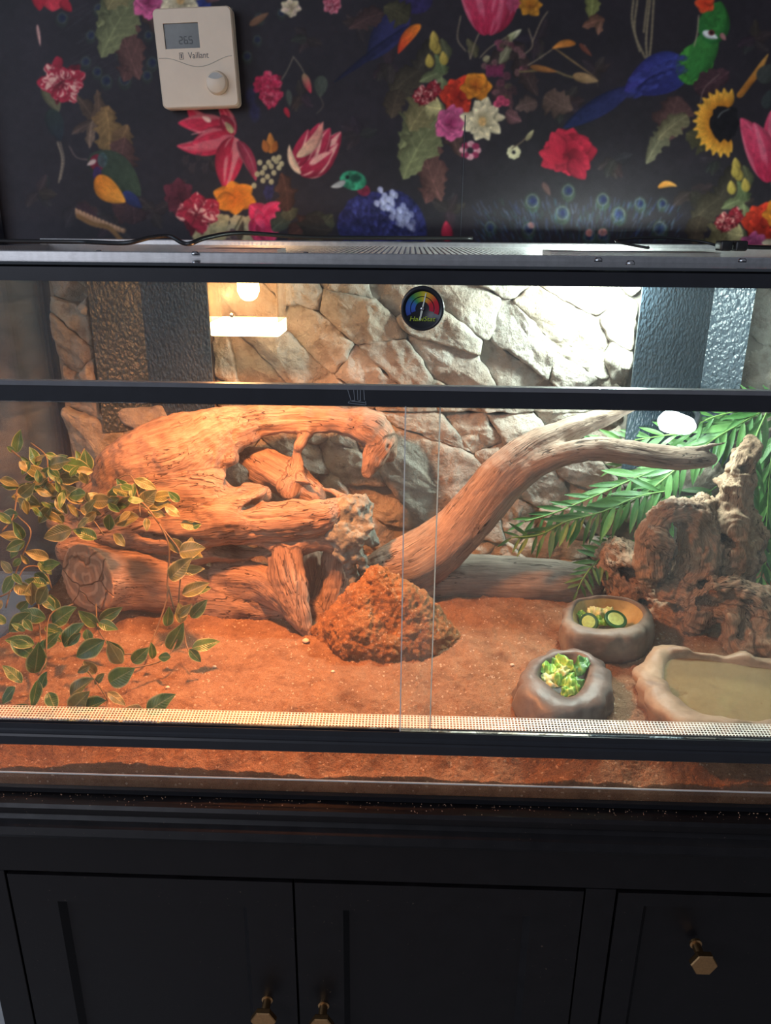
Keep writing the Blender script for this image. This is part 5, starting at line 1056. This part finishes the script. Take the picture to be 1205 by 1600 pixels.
def leafmat(name, ca, cb, edge, rough=.35, trans=.25, mid=None):
    b = NB(name); a = b.n('ShaderNodeAttribute', attribute_name='lf').outputs['Vector']; sp = b.n('ShaderNodeSeparateXYZ', {0: a}); oi = b.n('ShaderNodeObjectInfo').outputs['Random']
    q = b.n('ShaderNodeMath', {0: sp.outputs[1]}, operation='ABSOLUTE').outputs[0]
    base = b.mix(C(*ca), C(*cb), oi)
    n = b.noise(b.pos(), 120, 3); base = b.mix(base, b.ramp(n, [(.3, (.6,)*3), (.7, (1.15,)*3)]), .6, 'MULTIPLY')
    ed = b.ramp(q, [(0, (.55,)*3), (.10, (0,)*3), (.80, (0,)*3), (.97, (1,)*3)])
    c = b.mix(base, C(*edge), ed)
    ve = b.n('ShaderNodeTexWave', {'Vector': b.n('ShaderNodeCombineXYZ', {0: b.n('ShaderNodeMath', {0: sp.outputs[0], 1: b.n('ShaderNodeMath', {0: q, 1: -.25}, operation='MULTIPLY').outputs[0]}, operation='ADD').outputs[0]}).outputs[0], 'Scale': 3.2}).outputs[1]
    pb = b.n('ShaderNodeBsdfPrincipled', {'Base Color': c, 'Roughness': rough, 'Specular IOR Level': .6}); b.t.links.new(b.bump(ve, .3, .0008), pb.inputs['Normal'])
    tl = b.n('ShaderNodeBsdfTranslucent', {0: c}); mx = b.n('ShaderNodeMixShader', {0: trans, 1: pb.outputs[0], 2: tl.outputs[0]}); b.t.links.new(mx.outputs[0], b.out.inputs[0]); return b.m
LM = {'v': leafmat('vine_leaf_green', (.035, .12, .03), (.09, .20, .045), (.42, .44, .20)), 'o': leafmat('vine_leaf_olive', (.13, .16, .05), (.24, .22, .08), (.55, .48, .22)), 'f': leafmat('frond_leaf_green', (.055, .17, .045), (.13, .29, .08), (.10, .24, .06), trans=.25)}
stemm = simple('brown_vine_stem', (.16, .10, .05), .6); stemg = simple('green_frond_stem', (.14, .26, .06), .6)
LV = {}
for key in 'vo':
    LV[key] = [leafmesh('leaf', w_, fold=f_, bend=b_, wav=.2) for w_, f_, b_ in ((.26, .3, .10), (.24, .15, .2), (.22, .5, .05))]
    for me in LV[key]: me.materials.append(LM[key])
LV['f'] = [leafmesh('leaf', w_, 10, .25, b_, .9) for w_, b_ in ((.088, .10), (.078, .24), (.098, .02))]
for me in LV['f']: me.materials.append(LM['f'])
def leaf(key, a, b, parent, wk=1., rg=random, inv=None, up=None):
    a = Vector(a); b = Vector(b); X = b-a; L = X.length
    if L < 1e-4: return
    X.normalize(); view = (Vector(CL)-a).normalized(); Zv = view+Vector((rg.uniform(-.5, .5), rg.uniform(-.3, .3), rg.uniform(0, .6))) if up is None else up
    Z = (Zv-X*Zv.dot(X)).normalized(); Y = Z.cross(X)
    o = bpy.data.objects.new('leaf', rg.choice(LV[key])); COL.objects.link(o)
    o.matrix_world = Matrix(((X.x*L, Y.x*L*wk, Z.x*L, a.x), (X.y*L, Y.y*L*wk, Z.y*L, a.y), (X.z*L, Y.z*L*wk, Z.z*L, a.z), (0, 0, 0, 1)))
    o.parent = parent; o.matrix_parent_inverse = inv
VINE = empty('trailing_vine', tuple(above(60, 1060, .2))); tag(VINE, 'artificial trailing vine with oval pale-edged leaves, draped down the left side', 'plant')
vinv = parent_inv(VINE)
def zp(zx, zy, Y): return above(zx*.3, 650+zy*.3, Y, .004)
def stemz(P, r=.0011): tube('stem', [zp(a, b, Y) for a, b, Y in P], r, stemm, VINE, 6, 5)
stemz([(830,560,.27),(880,680,.265),(872,860,.26),(868,960,.25),(800,1150,.22),(750,1230,.18),(640,1240,.16)], .0013)
stemz([(850,590,.27),(940,720,.265),(935,900,.255),(925,1040,.245)]); stemz([(875,880,.26),(900,980,.25),(925,1040,.245)])
stemz([(-60,960,.2),(60,910,.21),(130,790,.23),(230,800,.25),(270,900,.25)]); stemz([(200,980,.2),(215,1200,.16),(240,1270,.12),(200,1350,.10)])
stemz([(60,180,.34),(160,260,.33),(330,400,.31),(440,440,.30),(560,460,.29),(720,440,.28),(830,560,.27)], .0014); stemz([(90,520,.24),(160,600,.22),(120,720,.21),(70,850,.2),(30,1000,.18)])
stemz([(380,980,.24),(260,1040,.2),(240,1240,.14)]); stemz([(500,980,.24),(510,1100,.2),(560,1190,.15)]); stemz([(430,1290,.12),(550,1460,.08),(550,1540,.06)]); stemz([(640,1320,.12),(800,1290,.15),(885,1240,.17),(950,1110,.2),(970,1190,.19),(1000,1260,.17)])
stemz([(160,140,.34),(240,210,.33),(250,330,.32),(280,420,.31),(460,520,.29),(540,620,.28)]); stemz([(0,360,.28),(120,380,.3),(240,360,.31),(400,220,.33),(440,170,.335)]); stemz([(600,330,.33),(680,310,.32),(720,420,.30),(730,520,.28)]); stemz([(840,540,.27),(960,540,.27),(1050,560,.27)]); stemz([(90,370,.27),(70,520,.24),(10,600,.22)])
LEAVES = """90,190,105,72,36,v 82,188,35,158,34,v 245,320,115,250,31,o 235,350,290,420,31,o 200,260,165,165,33,v 320,250,460,262,32,v 430,250,395,180,33,v 460,290,440,180,33,v 330,390,200,380,31,o 440,450,310,360,30,o 160,270,250,320,32,v 100,375,0,350,28,v 210,470,75,400,29,o 0,330,100,365,28,o 95,510,-10,525,24,v 480,445,585,440,29,o 440,440,370,400,30,o 590,378,705,415,29,o 700,330,815,375,31,o 690,440,770,320,31,o 735,465,810,388,29,o 750,465,885,448,29,o 610,480,700,420,29,o 725,525,585,560,28,o 762,530,765,600,27,o 570,510,570,600,27,v 590,615,655,678,26,o 505,640,378,590,26,v 375,590,218,635,26,o 235,510,325,552,28,o 120,640,68,550,22,v 125,640,-5,615,22,o 130,650,50,745,21,v 130,655,28,700,21,v 150,770,108,722,21,o 255,742,130,705,22,o 65,815,-5,755,19,o 72,830,5,930,19,v 66,820,115,878,19,v 245,880,128,850,22,v 165,865,165,990,21,o 245,885,190,990,21,o 225,785,305,765,23,v 240,1055,95,1020,18,v 160,1025,38,1135,17,v 275,1085,385,995,21,v 235,1100,340,1138,20,v 330,1195,425,1078,18,v 512,1092,408,1018,21,v 520,1060,635,1000,22,v 515,1075,612,1110,20,v 545,1168,393,1258,15,v 180,1190,25,1165,14,v 55,1170,200,1265,13,v 180,1340,205,1205,12,v 205,1240,215,1170,14,v 115,1390,18,1292,10,v 80,1410,-5,1500,9,v 195,1375,168,1525,9,v 215,1415,228,1340,10,v 250,1440,292,1535,8,v 165,1530,65,1510,7,v 365,1455,485,1365,10,o 435,1530,548,1480,7,v 370,1535,455,1440,7,o 560,1440,655,1500,8,o 570,1390,695,1318,10,v 750,1540,630,1535,6,o 765,1545,885,1452,6,v 635,1290,560,1180,13,o 795,1265,790,1180,17,v 880,1215,948,1100,19,v 870,1095,880,995,24,v 690,1285,765,1215,15,v 1000,1210,1138,1165,18,v 985,1215,1048,1282,16,v 1050,560,970,585,27,v 935,710,1062,685,26,o 940,712,1055,730,26,o 985,700,1000,630,26,o 935,810,1062,790,25,o 885,850,990,740,25,o 950,930,1090,868,24,o 985,905,1100,895,25,v 935,1040,1000,980,23,o 945,1078,935,975,23,o 995,1050,1072,965,24,v 935,445,880,395,29,v 890,1255,815,1255,15,v 500,1340,435,1280,12,o 640,1260,560,1180,14,v 300,1020,260,930,24,v 100,1010,150,960,22,v 10,960,-30,1020,18,o 280,1000,215,930,22,v 120,1060,170,1120,16,v 545,1340,490,1400,10,o 470,1300,400,1340,11,o 940,560,1040,575,27,o 880,640,960,720,27,o 900,760,960,820,26,o 930,850,880,790,26,o 290,300,360,260,33,v 250,260,330,200,34,v 300,330,420,320,32,o 380,260,470,330,32,o 250,330,170,400,31,v 130,330,210,300,32,v 350,460,410,530,29,o 290,430,350,510,30,o 420,480,520,510,29,o 330,560,250,470,29,o 270,470,200,560,28,o 110,440,200,470,29,v 60,420,140,440,28,o 500,500,430,560,28,o 560,430,640,370,30,o 660,390,610,330,31,v 770,490,860,520,28,o 860,470,940,520,28,o 800,430,900,400,29,o 680,500,620,550,28,o 60,560,-20,500,23,v 110,740,60,790,20,v 200,760,270,820,23,v 180,820,260,870,23,v 80,880,160,930,21,o 30,1080,-40,1030,16,v 130,1120,60,1080,16,v 240,1130,320,1170,18,v 230,1210,300,1130,17,v 450,1110,470,1190,17,v 420,1130,350,1200,17,v""".split()
for L_ in LEAVES:
    a, b, c, d, y, k = L_.split(','); a, b, c, d, y = float(a), float(b), float(c), float(d), float(y)/100
    p = zp(a, b, y); q_ = zp(c, d, min(y+random.uniform(-.012, .006), float(p[1])+.01)); leaf(k, p, q_, VINE, random.uniform(.95, 1.3), inv=vinv)
for k in range(46):
    a = random.choice([(90,220),(150,250),(200,210),(240,260),(250,330),(280,400),(330,400),(380,300),(400,230),(440,440),(460,500),(350,350),(180,360),(120,330),(560,460),(640,400),(700,440),(100,420),(160,480),(300,480)]); a = (a[0]+random.gauss(0, 18), a[1]+random.gauss(0, 18)); an = random.uniform(0, 6.28); L = random.uniform(60, 105); y = .27+.05*(1-a[1]/600)+random.uniform(-.03, .03)
    leaf(random.choice('vvo'), zp(*a, y), zp(a[0]+math.cos(an)*L, a[1]+math.sin(an)*L*.8, y+random.uniform(-.02, .02)), VINE, random.uniform(.9, 1.2), inv=vinv)
FR = empty('frond_plant', tuple(above(1190, 900, .45))); tag(FR, 'artificial plant with long green lance-shaped fronds arching over the right corner', 'plant'); finv = parent_inv(FR)
def frond(P, n, ln, spread=42, r=.0013, taper=.5, hang=0, wk=1.):
    Q = catmull([[*at(a, b, 'y', Y)] for a, b, Y in P], 8); tube('stem', [tuple(q) for q in Q[::2]] if len(Q[::2]) > 1 else Q, r, stemg, FR, 6, 2)
    d = np.linalg.norm(np.diff(Q, axis=0), axis=1); cum = np.concatenate([[0], np.cumsum(d)]); tot = cum[-1]
    for k in range(n):
        s_ = tot*(.06+.94*(k/(n-1))); i = min(np.searchsorted(cum, s_)-1, len(Q)-2); i = max(i, 0); t = (s_-cum[i])/(d[i]+1e-9); p = Q[i]*(1-t)+Q[i+1]*t; T_ = Vector(Q[i+1]-Q[i]).normalized()
        view = (Vector(CL)-Vector(p)).normalized(); Nn = T_.cross(view).normalized()
        L = ln*(1-taper*(k/(n-1))**2)*random.uniform(.85, 1.12)
        for sg in (-1, 1):
            if k == n-1 and sg == 1: continue
            a_ = math.radians(spread*random.uniform(.75, 1.2))*(0 if k == n-1 else 1); D = T_*math.cos(a_)+Nn*sg*math.sin(a_)+view*random.uniform(-.25, .3)+Vector((0, 0, -hang*random.uniform(.6, 1.2))); D.normalize()
            leaf('f', p, Vector(p)+D*L, FR, wk*random.uniform(.9, 1.25), inv=finv)
frond([(1060,765,.47),(1000,775,.45),(940,800,.43),(885,815,.41),(845,835,.40),(800,840,.39)], 21, .060, 46, hang=.5, wk=.88)
frond([(1080,720,.50),(1010,740,.49),(930,775,.48),(870,800,.47),(820,815,.46)], 17, .060, 40, hang=.4, wk=.88)
frond([(985,850,.44),(955,862,.43),(930,880,.42),(912,903,.41),(903,922,.405)], 11, .044, 55, hang=.1, wk=1.0)
frond([(1180,650,.52),(1110,672,.51),(1040,680,.51),(970,690,.52),(910,690,.53)], 13, .060, 30, hang=.0)
frond([(1205,635,.50),(1160,660,.49),(1110,690,.48),(1060,730,.47),(1010,770,.46),(960,800,.45)], 19, .064, 42, hang=.45, wk=.88)
frond([(1200,640,.46),(1180,690,.44),(1178,750,.43),(1172,810,.425)], 9, .066, 28, hang=.5)
frond([(1220,660,.47),(1205,720,.45),(1200,790,.44),(1196,860,.43),(1190,900,.43)], 11, .062, 26, hang=.5)
frond([(1110,700,.53),(1060,700,.53),(1010,715,.53),(960,730,.53)], 9, .056, 38, hang=.4)
frond([(1240,650,.5),(1180,640,.5),(1120,650,.5),(1080,668,.5)], 9, .060, 38, hang=.1)
frond([(1240,800,.5),(1210,850,.49),(1190,900,.48),(1180,960,.46)], 9, .060, 40, hang=.3)
frond([(1120,760,.54),(1080,790,.54),(1030,830,.53),(990,860,.52)], 9, .055, 45, hang=.2)
